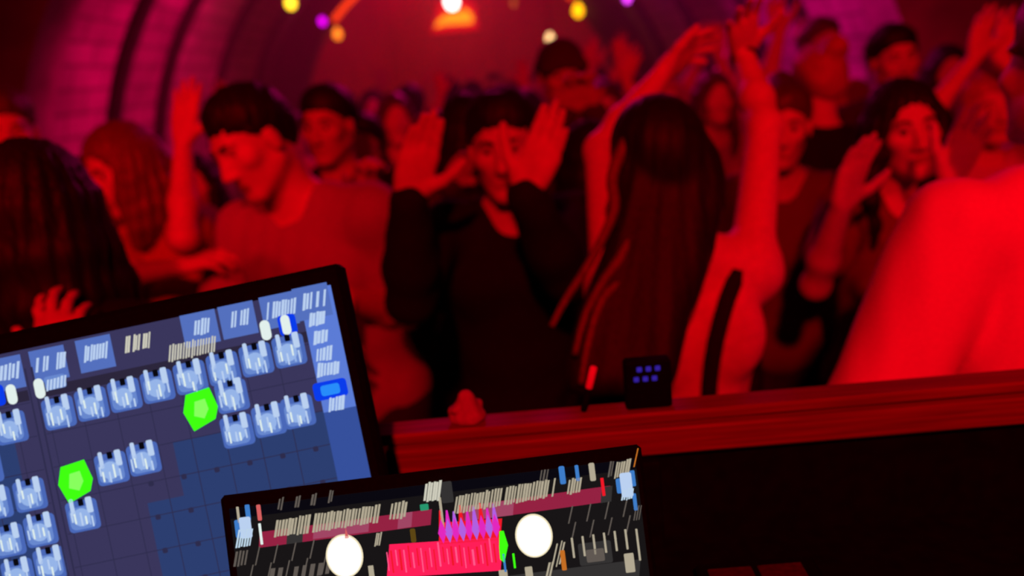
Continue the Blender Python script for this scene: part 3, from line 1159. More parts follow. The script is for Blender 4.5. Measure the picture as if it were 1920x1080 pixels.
# dark-haired person from behind, far left
dancer('person with long black hair and black jacket seen from behind, closest to the touchscreen',
       82, 400, 1.42, yaw=188, sex='f', lean=(2, 0), head=(0, 0, 0), q=0.0075,
       arms={'R': dict(w=A_(134, 705, 1.28), e=A_(300, 690, 1.34), f=A_(112, 610, 1.28), n=(0, 1, 0), curl=0.5)},
       skin=M['skin'], hair='long', hair_m=M['hair_black'], hair_len=0.40, top='long', top_m=M['cloth_black'], bottom_m=M['cloth_black'], seed=51, face=False)

# woman on the right, facing, clapping
dancer('dark-haired woman facing the booth beside the white T-shirt, hands apart to clap',
       1697, 245, 1.98, yaw=6, sex='f', lean=(2, -1), head=(4, -2, 8), q=0.0062,
       arms={'R': dict(w=A_(1578, 385, 1.74), e=A_(1525, 540, 1.86), f=A_(1618, 265, 1.70), n=(0.35, -1, 0), curl=0.15, spread=0.5),
             'L': dict(w=A_(1778, 335, 1.72), e=A_(1830, 520, 1.86), f=A_(1830, 225, 1.70), n=(-0.35, -1, 0), curl=0.15, spread=0.7)},
       skin=M['skin'], hair='long', hair_m=M['hair_black'], hair_len=0.30, top='tee', top_m=M['cloth_wine'], bottom_m=M['cloth_dark'], seed=61)

# person in black between the clapping man and the long-haired woman
dancer('person in black with one drooping bare hand, between clapping man and long-haired woman',
       1112, 300, 2.52, yaw=-22, sex='f', lean=(2, -2), head=(-8, 10, 0), q=0.0075,
       arms={'R': dict(w=A_(1078, 392, 2.22), e=A_(1165, 420, 2.3), f=A_(1040, 428, 2.16), n=(0.2, -0.3, -1), curl=0.4)},
       skin=M['skin_tan'], hair='long', hair_m=M['hair_black'], hair_len=0.35, top='long', top_m=M['cloth_black'], bottom_m=M['cloth_black'], seed=71)

# behind the clapping man, turned away
dancer('person with straight black hair turned away, between the two hands of the clapping man',
       872, 250, 2.68, yaw=150, sex='f', lean=(2, 2), q=0.0085,
       arms={'R': dict(w=A_(842, 345, 2.30), e=A_(850, 480, 2.42), f=A_(884, 290, 2.26), n=(0.5, -1, 0), curl=0.4)},
       skin=M['skin_tan'], hair='long', hair_m=M['hair_black'], hair_len=0.30, top='long', top_m=M['cloth_dark'], bottom_m=M['cloth_black'], seed=81, face=False)

# dim face behind the man with bowed head
dancer('dim person in black with a raised fist behind the man with bowed head',
       616, 236, 2.72, yaw=10, lean=(2, 0), head=(8, 4, 0), q=0.008,
       arms={'L': dict(w=A_(692, 372, 2.38), e=A_(700, 470, 2.50), f=A_(690, 330, 2.34), n=(0.5, -0.8, 0), curl=0.9)},
       skin=M['skin_tan'], hair='short', hair_m=M['hair_black'], top='long', top_m=M['cloth_black'], bottom_m=M['denim'], seed=91)

# left edge
dancer('brown-haired person half cut by the picture edge in front of the brick wall',
       8, 245, 2.50, yaw=-20, sex='m', lean=(2, 0), head=(-10, 4, 0), q=0.0085, arms={},
       skin=M['skin'], hair='short', hair_m=M['hair_brown'], top='long', top_m=M['cloth_wine'], bottom_m=M['denim'], seed=101)

# right, second row
dancer('tall dim man looking over the head of the woman beside the white T-shirt',
       1676, 112, 3.20, yaw=6, lean=(2, 0), head=(0, 4, 6), q=0.0085,
       arms={}, skin=M['skin'], hair='short', hair_m=M['hair_black'], top='tee', top_m=M['cloth_dark'], bottom_m=M['denim'], seed=111)
dancer('fair-haired person in black seen from behind, near the vertical bare arm',
       1528, 160, 2.86, yaw=168, lean=(2, 0), head=(0, 6, 8), q=0.0085,
       arms={}, skin=M['skin'], hair='bun', hair_m=M['hair_fair'], top='long', top_m=M['cloth_black'], bottom_m=M['denim'], seed=121, face=False)
dancer('red-lit face with pinned-up hair half hidden by a vertical bare arm',
       1466, 238, 2.36, yaw=14, sex='f', lean=(2, 0), head=(6, 4, 0), q=0.0085,
       arms={}, skin=M['skin'], hair='bun', hair_m=M['hair_brown'], top='tee', top_m=M['cloth_wine'], bottom_m=M['denim'], seed=131)
dancer('fair-haired person with both hands thrown up above the white T-shirt',
       1850, 205, 2.60, yaw=8, sex='f', lean=(2, 0), head=(0, -4, 6), q=0.0085,
       arms={'R': dict(w=A_(1828, 108, 2.42), e=A_(1745, 220, 2.5), f=A_(1846, 25, 2.40), n=(0.2, -1, 0), curl=0.2),
             'L': dict(w=A_(1872, 112, 2.45), e=A_(1950, 220, 2.5), f=A_(1898, 30, 2.43), n=(-0.2, -1, 0), curl=0.2)},
       skin=M['skin'], hair='short', hair_m=M['hair_fair'], top='tee', top_m=M['cloth_pale'], bottom_m=M['denim'], seed=141)
dancer('dancer in a red top with an arm flung up behind the fair hair bun',
       1542, 78, 3.85, yaw=-8, sex='m', lean=(2, 3), head=(0, -6, 0), q=0.009,
       arms={'R': dict(w=A_(1462, 60, 3.6), e=A_(1440, 170, 3.7), f=A_(1452, 5, 3.58), n=(0.1, -1, 0), curl=0.3)},
       skin=M['skin'], hair='short', hair_m=M['hair_brown'], top='tee', top_m=M['cloth_red'], bottom_m=M['denim'], seed=151)
dancer('person in a dark beanie with bent arms crossed in a V, beneath the white bulb',
       1052, 128, 3.10, yaw=-4, lean=(2, 0), head=(0, 2, 0), q=0.0085,
       arms={'L': dict(w=A_(1110, 205, 2.85), e=A_(1160, 290, 2.95), f=A_(1092, 165, 2.8), n=(-0.4, -1, 0), curl=0.5),
             'R': dict(w=A_(1062, 212, 2.85), e=A_(1000, 290, 2.95), f=A_(1078, 165, 2.8), n=(0.4, -1, 0), curl=0.5)},
       skin=M['skin_tan'], hair='beanie', hair_m=M['cloth_dark'], top='long', top_m=M['cloth_dark'], bottom_m=M['denim'], seed=161)
dancer('pale-topped dancer with one bare arm raised beyond the elbow of the long-haired woman',
       1135, 205, 3.75, yaw=10, sex='f', lean=(2, 0), head=(0, 0, 0), q=0.009,
       arms={'L': dict(w=A_(1172, 150, 3.5), e=A_(1215, 260, 3.6), f=A_(1190, 95, 3.47), n=(0, -1, 0), curl=0.2)},
       skin=M['skin'], hair='bun', hair_m=M['hair_brown'], top='tee', top_m=M['cloth_pale'], bottom_m=M['denim'], seed=171)

# ------------------------------------------------------------------ the booth
def on_z(x, y, z):
    v = CF + CR * (x - 960) / FPX + CU * (540 - y) / FPX
    return EYE + v * (z - EYE[2]) / v[2]


RAIL_Z = at(1200, 737, 0.98)[2]
rl, rr = on_z(724, 791, RAIL_Z), on_z(1920, 689, RAIL_Z)
rd = unit(rr - rl)
rn = np.cross(np.array([0, 0, 1.0]), rd)          # away from the lens
ang = math.atan2(rd[1], rd[0])
t = thing('rail', 'dark-stained wooden rail running along the front of the booth, lit red', 'rail', rl - np.array([0, 0, RAIL_Z - 0.0]) * np.array([0, 0, 1]), ang)
b = MB(); b.box((-0.012, -0.040, RAIL_Z - 0.014), (1.75, 0.0, RAIL_Z), 0.003); b.build('top_board', M['wood'], t)
b = MB(); b.box((0.004, -0.052, RAIL_Z - 0.048), (1.75, -0.004, RAIL_Z - 0.0142), 0.003); b.build('lower_board', M['wood'], t)
t = thing('booth_front', 'black painted front panel of the booth under the wooden rail', 'panel', rl * np.array([1, 1, 0]), ang)
b = MB(); b.box((-1.6, -0.035, 0.0), (1.9, -0.008, RAIL_Z - 0.049)); b.build('panel', M['black_paint'], t)
for x in (0.28, 0.86, 1.44):
    b = MB(); b.box((x, -0.055, 0.32), (x + 0.04, -0.0352, RAIL_Z - 0.055), 0.002); b.build('upright', M['black_paint'], t)

b = MB(); b.box((-1.9, -1.6, 0.0), (2.2, 0.86, 0.32)); structure(b.build('floor_platform', M['black_paint']))


class XF(MB):
    """an MB whose points are given in the world and stored in a thing's frame"""

    def __init__(self, t):
        super().__init__()
        bpy.context.view_layer.update()
        self.inv = np.array(t.matrix_world.inverted())

    def add(self, vs, fs):
        vs = [(self.inv[:3, :3] @ np.array(v, float)) + self.inv[:3, 3] for v in vs]
        super().add(vs, fs)


def screen_axes(dx, dy):
    """unit axes (right, up, towards the lens) of a screen whose upper edge runs along (dx, dy) in the picture"""
    n = math.hypot(dx, dy)
    ex = CR * (dx / n) - CU * (dy / n)
    up = CU * (dx / n) + CR * (dy / n)
    return ex, up, -CF


UI = {}


def ui(name, rgb, k=1.0):
    if name not in UI:
        c = srgb(*rgb)
        UI[name] = emit('screen_' + name, c, k)
    return UI[name]


for n_, c_, k_ in (('panel', (58, 54, 92), 1), ('panel_navy', (44, 62, 112), 1), ('column', (92, 124, 214), 1), ('column_low', (54, 80, 156), 1),
                   ('tile', (104, 136, 206), 1), ('tile_deep', (74, 104, 184), 1), ('icon', (186, 208, 240), 1), ('icon_soft', (150, 180, 232), 1), ('white', (226, 240, 236), 1),
                   ('cream', (206, 204, 188), 1), ('green', (62, 250, 16), 1.1), ('lime', (130, 255, 90), 1.1), ('vivid', (10, 60, 235), 1), ('azure', (40, 140, 250), 1),
                   ('grid', (46, 44, 76), 1), ('black', (10, 8, 16), 1), ('tab', (84, 112, 190), 1), ('shadow_tab', (44, 38, 60), 1),
                   ('deck', (24, 21, 22), 1), ('deck_edge', (52, 50, 50), 1), ('band', (148, 34, 66), 1), ('band_pink', (160, 70, 100), 1),
                   ('beige', (178, 168, 146), 1), ('disc', (255, 252, 240), 1.25), ('disc_rim', (240, 226, 190), 1), ('blue', (62, 124, 200), 1), ('skyline', (190, 214, 232), 1),
                   ('hot', (252, 30, 86), 1.05), ('scarlet', (240, 24, 40), 1), ('fuchsia', (226, 40, 190), 1), ('lilac', (176, 96, 226), 1), ('pinkline', (255, 90, 140), 1), ('dim', (96, 88, 82), 1),
                   ('orange', (196, 110, 36), 1), ('teal', (40, 150, 110), 1), ('salmon', (214, 96, 96), 1), ('amber', (92, 70, 20), 1)):
    ui(n_, c_, k_)


class Screen:
    """flat luminous shapes lying on a display; picture points are carried to the display's plane once and laid out along its own axes"""

    def __init__(self, t, depth, axes, org, mats):
        self.t, self.d, self.ex, self.up, self.n = t, depth, axes[0], axes[1], axes[2]
        self.org = org
        self.names = list(mats)
        self.b = XF(t)
        self.px = depth / FPX

    def uv(self, x, y):
        p = at(x, y, self.d) - self.org
        return float(p.dot(self.ex)), float(p.dot(self.up))

    def w(self, u, v, layer):
        return self.org + self.ex * u + self.up * v + self.n * (0.0006 + 0.00025 * layer)

    def poly(self, uv, col, layer=1):
        self.b.cur = self.names.index(col)
        pts = [self.w(u, v, layer) for u, v in uv]
        self.b.add(pts, [tuple(range(len(pts)))])

    def rect(self, u0, v0, u1, v1, col, layer=1, r=0.0, skew=0.0):
        """skew slants the shape as italics do"""
        if r <= 0:
            k = skew * (v1 - v0)
            self.poly([(u0, v0), (u1, v0), (u1 + k, v1), (u0 + k, v1)], col, layer)
            return
        pts = []
        for cx, cy, a0 in ((u1 - r, v0 + r, -90), (u1 - r, v1 - r, 0), (u0 + r, v1 - r, 90), (u0 + r, v0 + r, 180)):
            for a in (0, 30, 60, 90):
                q = math.radians(a0 + a)
                pts.append((cx + r * math.cos(q), cy + r * math.sin(q)))
        self.poly(pts, col, layer)

    def prect(self, x, y, wpx, hpx, col, layer=1, r=0.0, skew=0.0):
        u, v = self.uv(x, y)
        a, c = wpx * self.px / 2, hpx * self.px / 2
        self.rect(u - a, v - c, u + a, v + c, col, layer, r * self.px, skew)

    def disc(self, x, y, rpx, col, layer=1, n=36, rypx=None):
        u, v = self.uv(x, y)
        r = rpx * self.px
        q = (rypx or rpx) * self.px
        self.poly([(u + r * math.cos(2 * math.pi * k / n), v + q * math.sin(2 * math.pi * k / n)) for k in range(n)], col, layer)

    def letters(self, x0, y0, x1, y1, h, n, col, layer=2, seed=0, fill=0.55, skew=0.28, gap=0.12):
        """a line of small upright strokes, as unreadable as in the photograph"""
        rs = random.Random(seed)
        for i in range(n):
            if rs.random() < gap:
                continue
            f = (i + 0.5) / n
            u, v = self.uv(x0 + (x1 - x0) * f, y0 + (y1 - y0) * f)
            step = math.hypot(x1 - x0, y1 - y0) / n * self.px
            hh = h * self.px * rs.uniform(0.8, 1.0)
            a = step * fill * rs.uniform(0.75, 1.2) / 2
            self.rect(u - a, v - hh / 2, u + a, v + hh / 2, col, layer, 0, skew)

    def build(self, name, parent):
        o = self.b.build(name, [UI[n] for n in self.names], parent)
        return o


# ---- touchscreen on the left
MD = 0.80
max_ = screen_axes(618, -130)
m_org = at(620, 534, MD)                       # upper right corner of the lit display
mw_, mh_ = 0.50, 0.285
ctr = m_org - max_[0] * mw_ / 2 - max_[1] * mh_ / 2
Rm = Matrix((tuple(max_[0]), tuple(max_[1]), tuple(max_[2]))).transposed()
DESK_Z = 1.3185
base_pt = np.array([ctr[0] + 0.02, ctr[1] + 0.045, DESK_Z])
t = thing('touchscreen', 'large tilted touchscreen glowing blue with rows of effect icons, standing left of the laptop', 'touchscreen', base_pt)
b = XF(t)
bx = MB()
bx.box((-mw_ / 2 - 0.013, -mh_ / 2 - 0.016, -0.030), (mw_ / 2 + 0.013, mh_ / 2 + 0.020, -0.0005), 0.005)
wv = lambda p, c=ctr, A=max_: c + A[0] * p[0] + A[1] * p[1] + A[2] * p[2]
b.add([wv(p) for p in bx.v], bx.f)
b.build('housing', M['black_plastic'], t)
MS = Screen(t, MD, max_, m_org, ['panel', 'panel_navy', 'column', 'column_low', 'tile', 'tile_deep', 'icon', 'icon_soft', 'white', 'cream', 'green', 'lime', 'vivid', 'azure', 'grid', 'black', 'tab', 'shadow_tab'])
b = XF(t)
b.add([wv((-mw_ / 2, -mh_ / 2, 0.0002)), wv((mw_ / 2, -mh_ / 2, 0.0002)), wv((mw_ / 2, mh_ / 2, 0.0002)), wv((-mw_ / 2, mh_ / 2, 0.0002))], [(0, 1, 2, 3)])
disp = b.build('display', UI['panel'], t)
disp['label'] = 'lit blue and violet display'
S = MS
px = S.px
# zones
S.rect(-62 * px, -mh_, 0, 0, 'column_low', 0)
S.rect(-62 * px, -232 * px, 0, 0, 'column', 1)
S.rect(-350 * px, -mh_, -62 * px, -228 * px, 'panel_navy', 0)
S.rect(-420 * px, -mh_, -62 * px, -330 * px, 'panel_navy', 0)
S.rect(-mw_, -mh_, -640 * px, -150 * px, 'panel_navy', 0)
# cell grid
for k in range(1, 15):
    S.rect((-62 - 63 * k) * px - 0.8 * px, -mh_, (-62 - 63 * k) * px + 0.8 * px, -100 * px, 'grid', 2)
for k in range(8):
    v = -(100 + 64 * k) * px
    S.rect(-mw_, v - 0.8 * px, -62 * px, v + 0.8 * px, 'grid', 2)
for k in range(5):
    for j in range(6):
        S.rect((-95 - 63 * j) * px, (-300 - 64 * k) * px, (-85 - 63 * j) * px, (-290 - 64 * k) * px, 'grid', 3, 3 * px)
# divider between the two icon blocks
u0, v0 = S.uv(66, 748); u1, v1 = S.uv(150, 1078)
S.rect(u0 - 9 * px, -mh_, u0 + 9 * px, v0 + 60 * px, 'panel', 3)
S.rect(u0 - 7 * px, -mh_, u0 - 4 * px, v0 + 60 * px, 'grid', 4)
S.rect(u0 + 5 * px, -mh_, u0 + 8 * px, v0 + 60 * px, 'grid', 4)
# title bar and tabs
S.rect(-mw_, -96 * px, -62 * px, -76 * px, 'shadow_tab', 1)
for x, y, wd, c, n, sd in ((586, 563, 44, 'icon', 7, 1), (524, 579, 56, 'icon', 10, 2), (447, 597, 34, 'icon', 6, 3), (376, 613, 30, 'icon', 5, 4), (258, 642, 52, 'cream', 11, 5),
                           (180, 660, 50, 'icon', 9, 6), (93, 680, 56, 'icon', 9, 7), (12, 698, 60, 'icon', 8, 8)):
    if c == 'icon':
        S.prect(x, y + 3, 67, 62, 'tab', 2)
    S.letters(x - wd / 2, y + wd * 0.105, x + wd / 2, y - wd * 0.105, 32, n, c, 4, sd, 0.75)
S.prect(105, 716, 40, 26, 'tile', 3, 5); S.letters(85, 724, 124, 713, 24, 6, 'icon', 4, 9, 0.7)
S.letters(313, 664, 402, 645, 34, 17, 'cream', 4, 10, 0.55, gap=0.0)
# small pills
for x, y in ((24, 739), (76, 728), (499, 619)):
    S.prect(x, y, 19, 38, 'white', 5, 9, 0)
S.prect(540, 609, 34, 40, 'vivid', 4, 8); S.prect(537, 609, 17, 38, 'white', 5, 8)
S.prect(-6, 742, 34, 40, 'vivid', 4, 8)
# right-hand column of buttons
for i, (x, y, wd) in enumerate(((592, 598, 30), (599, 632, 28), (605, 664, 30), (613, 692, 42), (628, 757, 30))):
    S.letters(x - wd / 2, y + 3, x + wd / 2, y - 3, 27, max(4, wd // 6), 'icon', 4, 20 + i, 0.8, gap=0)
S.prect(620, 730, 64, 34, 'vivid', 3, 7); S.prect(620, 730, 36, 20, 'azure', 4, 5)
# icon tiles
rt = random.Random(5)


def tile(x, y):
    S.prect(x, y + 2, 60, 58, 'tile_deep', 3, 8)
    S.prect(x - 1, y + 6, 48, 42, 'tile', 4, 10)
    S.disc(x - 2, y + 5, 17, 'icon_soft', 5, 16)
    for k in range(7):
        S.prect(x - 20 + 6.4 * k + rt.uniform(-2, 2), y + 8 + rt.uniform(-8, 10), 3.4, rt.uniform(16, 26), ('icon', 'white', 'icon_soft')[k % 3], 6, 1.5, 0.3)
    S.prect(x + 12, y - 19, 12, 30, 'icon', 5, 3, 0.3)
    S.prect(x - 20, y - 13, 8, 32, 'icon', 5, 3, 0.3)
    S.prect(x - 4, y - 23, 10, 13, 'black', 5, 2)


def tile_row(xys):
    for x, y in xys:
        tile(x, y)


tile_row([(112 + 61.6 * k, 772 - 16.6 * k) for k in range(8)])
tile_row([(436, 741), (446, 806), (505, 786), (560, 770), (211, 876), (271, 858), (157, 964), (22, 800)])
tile_row([(-6, 942), (58, 926), (18, 1012), (78, 992), (36, 1076), (96, 1054), (-24, 876), (118, 1122)])
for x, y in ((377, 765), (143, 900)):
    u, v = S.uv(x, y)
    S.poly([(u + q[0] * px, v - q[1] * px) for q in ((-33, 2), (-22, -30), (24, -35), (33, 3), (24, 25), (-20, 40))][::-1], 'green', 5)
    S.poly([(u + q[0] * px, v - q[1] * px) for q in ((-14, 12), (-8, -14), (12, -16), (15, 4), (4, 20))][::-1], 'lime', 6)
S.build('icon_grid', disp)
# stand
b = XF(t)
neck = ctr - max_[2] * 0.03 - max_[1] * 0.02
b.tube([neck, neck + np.array([0, 0.05, -0.03]), base_pt + np.array([0, 0.03, 0.03]), base_pt + np.array([0, 0.0, 0.012])], [0.02, 0.02, 0.018, 0.022], 14)
b.build('neck', M['grey_metal'], t, True)
b = XF(t)
b.lathe([(0.001, 0.0), (0.085, 0.0), (0.09, 0.004), (0.085, 0.011), (0.03, 0.016), (0.001, 0.017)], 28, base_pt)
b.build('foot', M['black_plastic'], t, True)

# ---- laptop
LD = 0.62
lax = screen_axes(776, -96)
l_tl = at(410, 932, LD)
lw_, lh_ = 0.330, 0.222
hinge_mid = l_tl + lax[0] * lw_ / 2 - lax[1] * lh_
ex, up_, nn = lax
bn = unit(np.array([0, 0, 1.0]) - ex * ex[2])
bf = unit(np.cross(ex, bn))
if bf[1] > 0:
    bf = -bf
t = thing('laptop', 'open black laptop with a two-deck music mixing screen standing at the bottom of the booth', 'laptop', hinge_mid)
wv2 = lambda p: l_tl + ex * p[0] + up_ * p[1] + nn * p[2]
bx = MB(); bx.box((0, -lh_, -0.007), (lw_, 0, -0.0004), 0.003)
b = XF(t); b.add([wv2(p) for p in bx.v], bx.f); b.build('lid', M['black_plastic'], t)
b = XF(t)
b.add([wv2(p) for p in ((0.007, -lh_ + 0.010, 0.0001), (lw_ - 0.006, -lh_ + 0.010, 0.0001), (lw_ - 0.006, -0.010, 0.0001), (0.007, -0.010, 0.0001))], [(0, 1, 2, 3)])
disp = b.build('display', UI['deck'], t)
disp['label'] = 'lit dark display with two red track bands'
S = Screen(t, LD, lax, l_tl, ['deck', 'deck_edge', 'band', 'band_pink', 'beige', 'disc', 'disc_rim', 'blue', 'skyline', 'hot', 'scarlet', 'fuchsia', 'lilac', 'pinkline', 'dim', 'orange', 'teal', 'salmon', 'amber', 'green', 'black', 'white', 'cream', 'icon'])
px = S.px
# black strip above the decks
S.rect(0.007, -0.018, lw_ - 0.006, -0.010, 'black', 0)


def quad(x0, y0, x1, y1, h, col, layer):
    a, c = S.uv(x0, y0), S.uv(x1, y1)
    S.poly([(a[0], a[1] - h * px / 2), (c[0], c[1] - h * px / 2), (c[0] + 0.2 * h * px, c[1] + h * px / 2), (a[0] + 0.2 * h * px, a[1] + h * px / 2)], col, layer)


# left deck
quad(484, 1012, 806, 969, 29, 'band', 2)
quad(536, 1005, 566, 1001, 29, 'deck_edge', 3)
quad(586, 998, 690, 984, 24, 'band_pink', 3)
quad(744, 977, 770, 973, 28, 'band_pink', 3)
S.letters(506, 992, 708, 962, 36, 34, 'beige', 4, 31, 0.72, 0.28, 0.04)
S.letters(727, 959, 760, 954, 34, 5, 'beige', 4, 32, 0.6, 0.28, 0)
for x, y in ((524, 944), (556, 940), (586, 936), (618, 930)):
    S.letters(x - 5, y + 1, x + 5, y - 1, 24, 2, 'dim', 4, int(x), 0.7, 0.3, 0)
S.prect(490, 1000, 5, 40, 'white', 4, 1, 0.3)
S.prect(462, 988, 22, 40, 'icon', 5, 4, 0.3); S.prect(452, 990, 20, 34, 'blue', 4, 3, 0.3); S.prect(466, 960, 9, 30, 'blue', 4, 2, 0.3)
S.prect(448, 964, 5, 30, 'beige', 4, 1, 0.3); S.prect(487, 960, 8, 30, 'salmon', 4, 2, 0.3)
S.letters(440, 1010, 470, 1006, 36, 6, 'skyline', 5, 33, 0.6, 0.3, 0); S.letters(436, 1048, 462, 1044, 30, 4, 'dim', 4, 34, 0.6, 0.3, 0)
for r in range(2):
    for k in range(5):
        S.prect(478 + 34 * k - 12 * r, 1042 + 34 * r - 4.2 * k, 2.5, 34, 'dim', 3, 0, 0.35)
S.letters(700, 1012, 712, 1009, 26, 3, 'beige', 3, 35, 0.6, 0.3, 0)
S.letters(500, 1078, 620, 1064, 24, 8, 'dim', 3, 36, 0.5, 0.3, 0.2)
S.prect(775, 1003, 10, 26, 'amber', 3, 3)
S.disc(647, 1041, 35, 'disc_rim', 5, 40, 41); S.disc(647, 1041, 32, 'disc', 6, 40, 38)
u, v = S.uv(650, 996); S.poly([(u - 4 * px, v - 12 * px), (u + 4 * px, v - 12 * px), (u, v + 8 * px)], 'salmon', 6)
S.prect(697, 1072, 10, 26, 'beige', 4, 1, 0.3)
# centre
S.letters(792, 923, 822, 919, 38, 6, 'cream', 4, 37, 0.85, 0.25, 0)
S.prect(796, 950, 16, 12, 'teal', 4, 2, 0.3); S.prect(838, 922, 22, 40, 'deck_edge', 3, 3, 0.3)
S.prect(828, 960, 5, 58, 'beige', 4, 1, 0.4)
# wave rows
quad(722, 1052, 935, 1038, 62, 'hot', 3)
quad(820, 1000, 936, 992, 40, 'scarlet', 3)
rs = random.Random(9)
for k in range(9):
    x = 828 + 12.5 * k
    y = 984 - 1.3 * k
    u, v = S.uv(x, y)
    c = ('scarlet', 'fuchsia', 'lilac')[k % 3] if k < 8 else 'lilac'
    hgt = (26 + rs.uniform(-4, 10)) * px
    S.poly([(u - 7 * px, v - 16 * px), (u + 7 * px, v - 16 * px), (u + 2 * px, v + hgt), (u - 1 * px, v + hgt)], c, 4)
    S.poly([(u - 8 * px, v - 14 * px), (u, v - 34 * px), (u + 8 * px, v - 14 * px), (u, v + 12 * px)], ('fuchsia', 'lilac')[k % 2], 5)
for k in range(26):
    x = 728 + 8 * k
    y = 1050 - 0.55 * k * 1.1 + rs.uniform(-6, 6)
    S.prect(x, y, rs.uniform(2, 4), rs.uniform(28, 48), ('pinkline', 'scarlet')[k % 2], 4, 1, 0.3)
u, v = S.uv(944, 1024); S.poly([(u - 9 * px, v - 22 * px), (u - 2 * px, v - 30 * px), (u + 9 * px, v + 2 * px), (u + 4 * px, v + 30 * px), (u - 4 * px, v + 30 * px), (u - 8 * px, v)], 'green', 5)
S.prect(946, 1054, 4, 34, 'blue', 5, 1, 0.4); S.prect(964, 1050, 4, 28, 'green', 5, 1, 0.45)
# right deck
quad(862, 964, 1140, 925, 29, 'band', 2)
quad(870, 962, 960, 951, 28, 'band_pink', 3); quad(1124, 928, 1144, 925, 29, 'deck_edge', 3)
S.letters(848, 947, 1036, 913, 36, 34, 'beige', 4, 41, 0.72, 0.28, 0.04)
S.letters(1060, 913, 1086, 908, 32, 5, 'beige', 4, 42, 0.7, 0.28, 0)
S.letters(1008, 892, 1026, 889, 22, 3, 'dim', 4, 43, 0.5, 0.3, 0)
S.prect(1054, 890, 11, 34, 'blue', 4, 3, 0.3); S.prect(1082, 886, 7, 30, 'blue', 4, 2, 0.3)
S.prect(1110, 884, 11, 34, 'beige', 4, 3, 0.3); S.letters(1136, 880, 1146, 878, 32, 2, 'dim', 4, 44, 0.6, 0.3, 0)
S.letters(1148, 882, 1176, 876, 34, 6, 'beige', 4, 45, 0.8, 0.3, 0)
S.prect(1130, 912, 6, 34, 'scarlet', 4, 1, 0.4)
S.prect(1186, 858, 2.5, 34, 'orange', 4, 0, 0.35)
S.prect(1174, 908, 22, 46, 'icon', 5, 4, 0.3); S.prect(1162, 910, 14, 28, 'blue', 4, 3, 0.3); S.prect(1186, 896, 9, 30, 'blue', 4, 2, 0.3)
S.letters(1162, 928, 1184, 924, 22, 5, 'skyline', 5, 46, 0.7, 0.3, 0); S.prect(1190, 940, 7, 32, 'blue', 4, 2, 0.3); S.letters(1184, 962, 1198, 960, 30, 3, 'dim', 4, 47, 0.5, 0.3, 0)
for r in range(2):
    for k in range(4):
        S.prect(1064 + 34 * k + 6 * r, 965 - 4.2 * k + 30 * r, 2.5, 32, 'dim', 3, 0, 0.35)
S.disc(1001, 1003, 35, 'disc_rim', 5, 40, 41); S.disc(1001, 1003, 32, 'disc', 6, 40, 38)
S.prect(1116, 1036, 62, 42, 'deck_edge', 3, 4, 0.2); S.prect(1116, 1040, 34, 24, 'dim', 4, 3, 0.2)
S.prect(1056, 1049, 9, 38, 'orange', 5, 2, 0.4)
S.letters(1030, 1040, 1050, 1036, 48, 3, 'beige', 4, 48, 0.4, 0.35, 0)
for k in range(6):
    S.prect(1074 + 20 * k, 1026 - 3.2 * k, 4, 38, 'beige', 4, 1, 0.35)
S.prect(1180, 1054, 18, 36, 'beige', 4, 2, 0.4); S.prect(1196, 1020, 4, 60, 'beige', 4, 1, 0.35)
S.letters(1020, 1068, 1032, 1066, 30, 2, 'beige', 4, 49, 0.8, 0.35, 0); S.prect(992, 1074, 14, 26, 'beige', 4, 2, 0.3); S.prect(944, 1078, 16, 22, 'beige', 4, 2, 0.3)
# lower half, below the picture edge: two empty browser panes
quad(430, 1220, 1180, 1126, 150, 'deck_edge', 1)
S.build('deck_layout', disp)
# base
def bw(p):
    return hinge_mid + ex * p[0] + bf * p[1] + bn * p[2]


b = XF(t); bx = MB(); bx.box((-lw_ / 2, 0.002, -0.016), (lw_ / 2, 0.228, 0.0), 0.003); b.add([bw(p) for p in bx.v], bx.f); b.build('base', M['black_plastic'], t)
b = XF(t); b.tube([bw((-0.13, 0, 0.0)), bw((0.13, 0, 0.0))], 0.006, 12); b.build('hinge', M['grey_metal'], t, True)
b = XF(t)
for r in range(5):
    for k in range(14):
        bx = MB(); bx.box((-0.142 + 0.0203 * k, 0.022 + 0.0195 * r, 0.0), (-0.142 + 0.0203 * k + 0.0168, 0.022 + 0.0195 * r + 0.016, 0.002), 0.0006)
        b.add([bw(p) for p in bx.v], bx.f)
b.build('keyboard', M['key_plastic'], t)
b = XF(t); bx = MB(); bx.box((-0.055, 0.135, 0.0), (0.055, 0.212, 0.0008)); b.add([bw(p) for p in bx.v], bx.f); b.build('trackpad', M['key_plastic'], t)

# ---- desk
lows = [bw((sx * lw_ / 2, y, -0.016))[2] for sx in (-1, 1) for y in (0.002, 0.228)]
print('laptop base z', [round(z, 3) for z in lows], 'desk', DESK_Z)
t = thing('desk', 'black equipment desk inside the booth carrying the laptop and touchscreen', 'desk', (0.1, 0.5, 0.32))
b = MB(); b.box((-0.85, -0.42, DESK_Z - 0.36), (1.25, 0.27, DESK_Z - 0.32), 0.004); b.build('desk_top', M['black_paint'], t)
for x in (-0.8, 1.2):
    for y in (-0.38, 0.24):
        b = MB(); b.box((x - 0.025, y - 0.025, 0.0), (x + 0.025, y + 0.025, DESK_Z - 0.36)); b.build('leg', M['black_paint'], t)

# ---- small things on the rail and desk
def on_rail(u, v):
    p = rl + rd * u + rn * v
    return np.array([p[0], p[1], RAIL_Z])


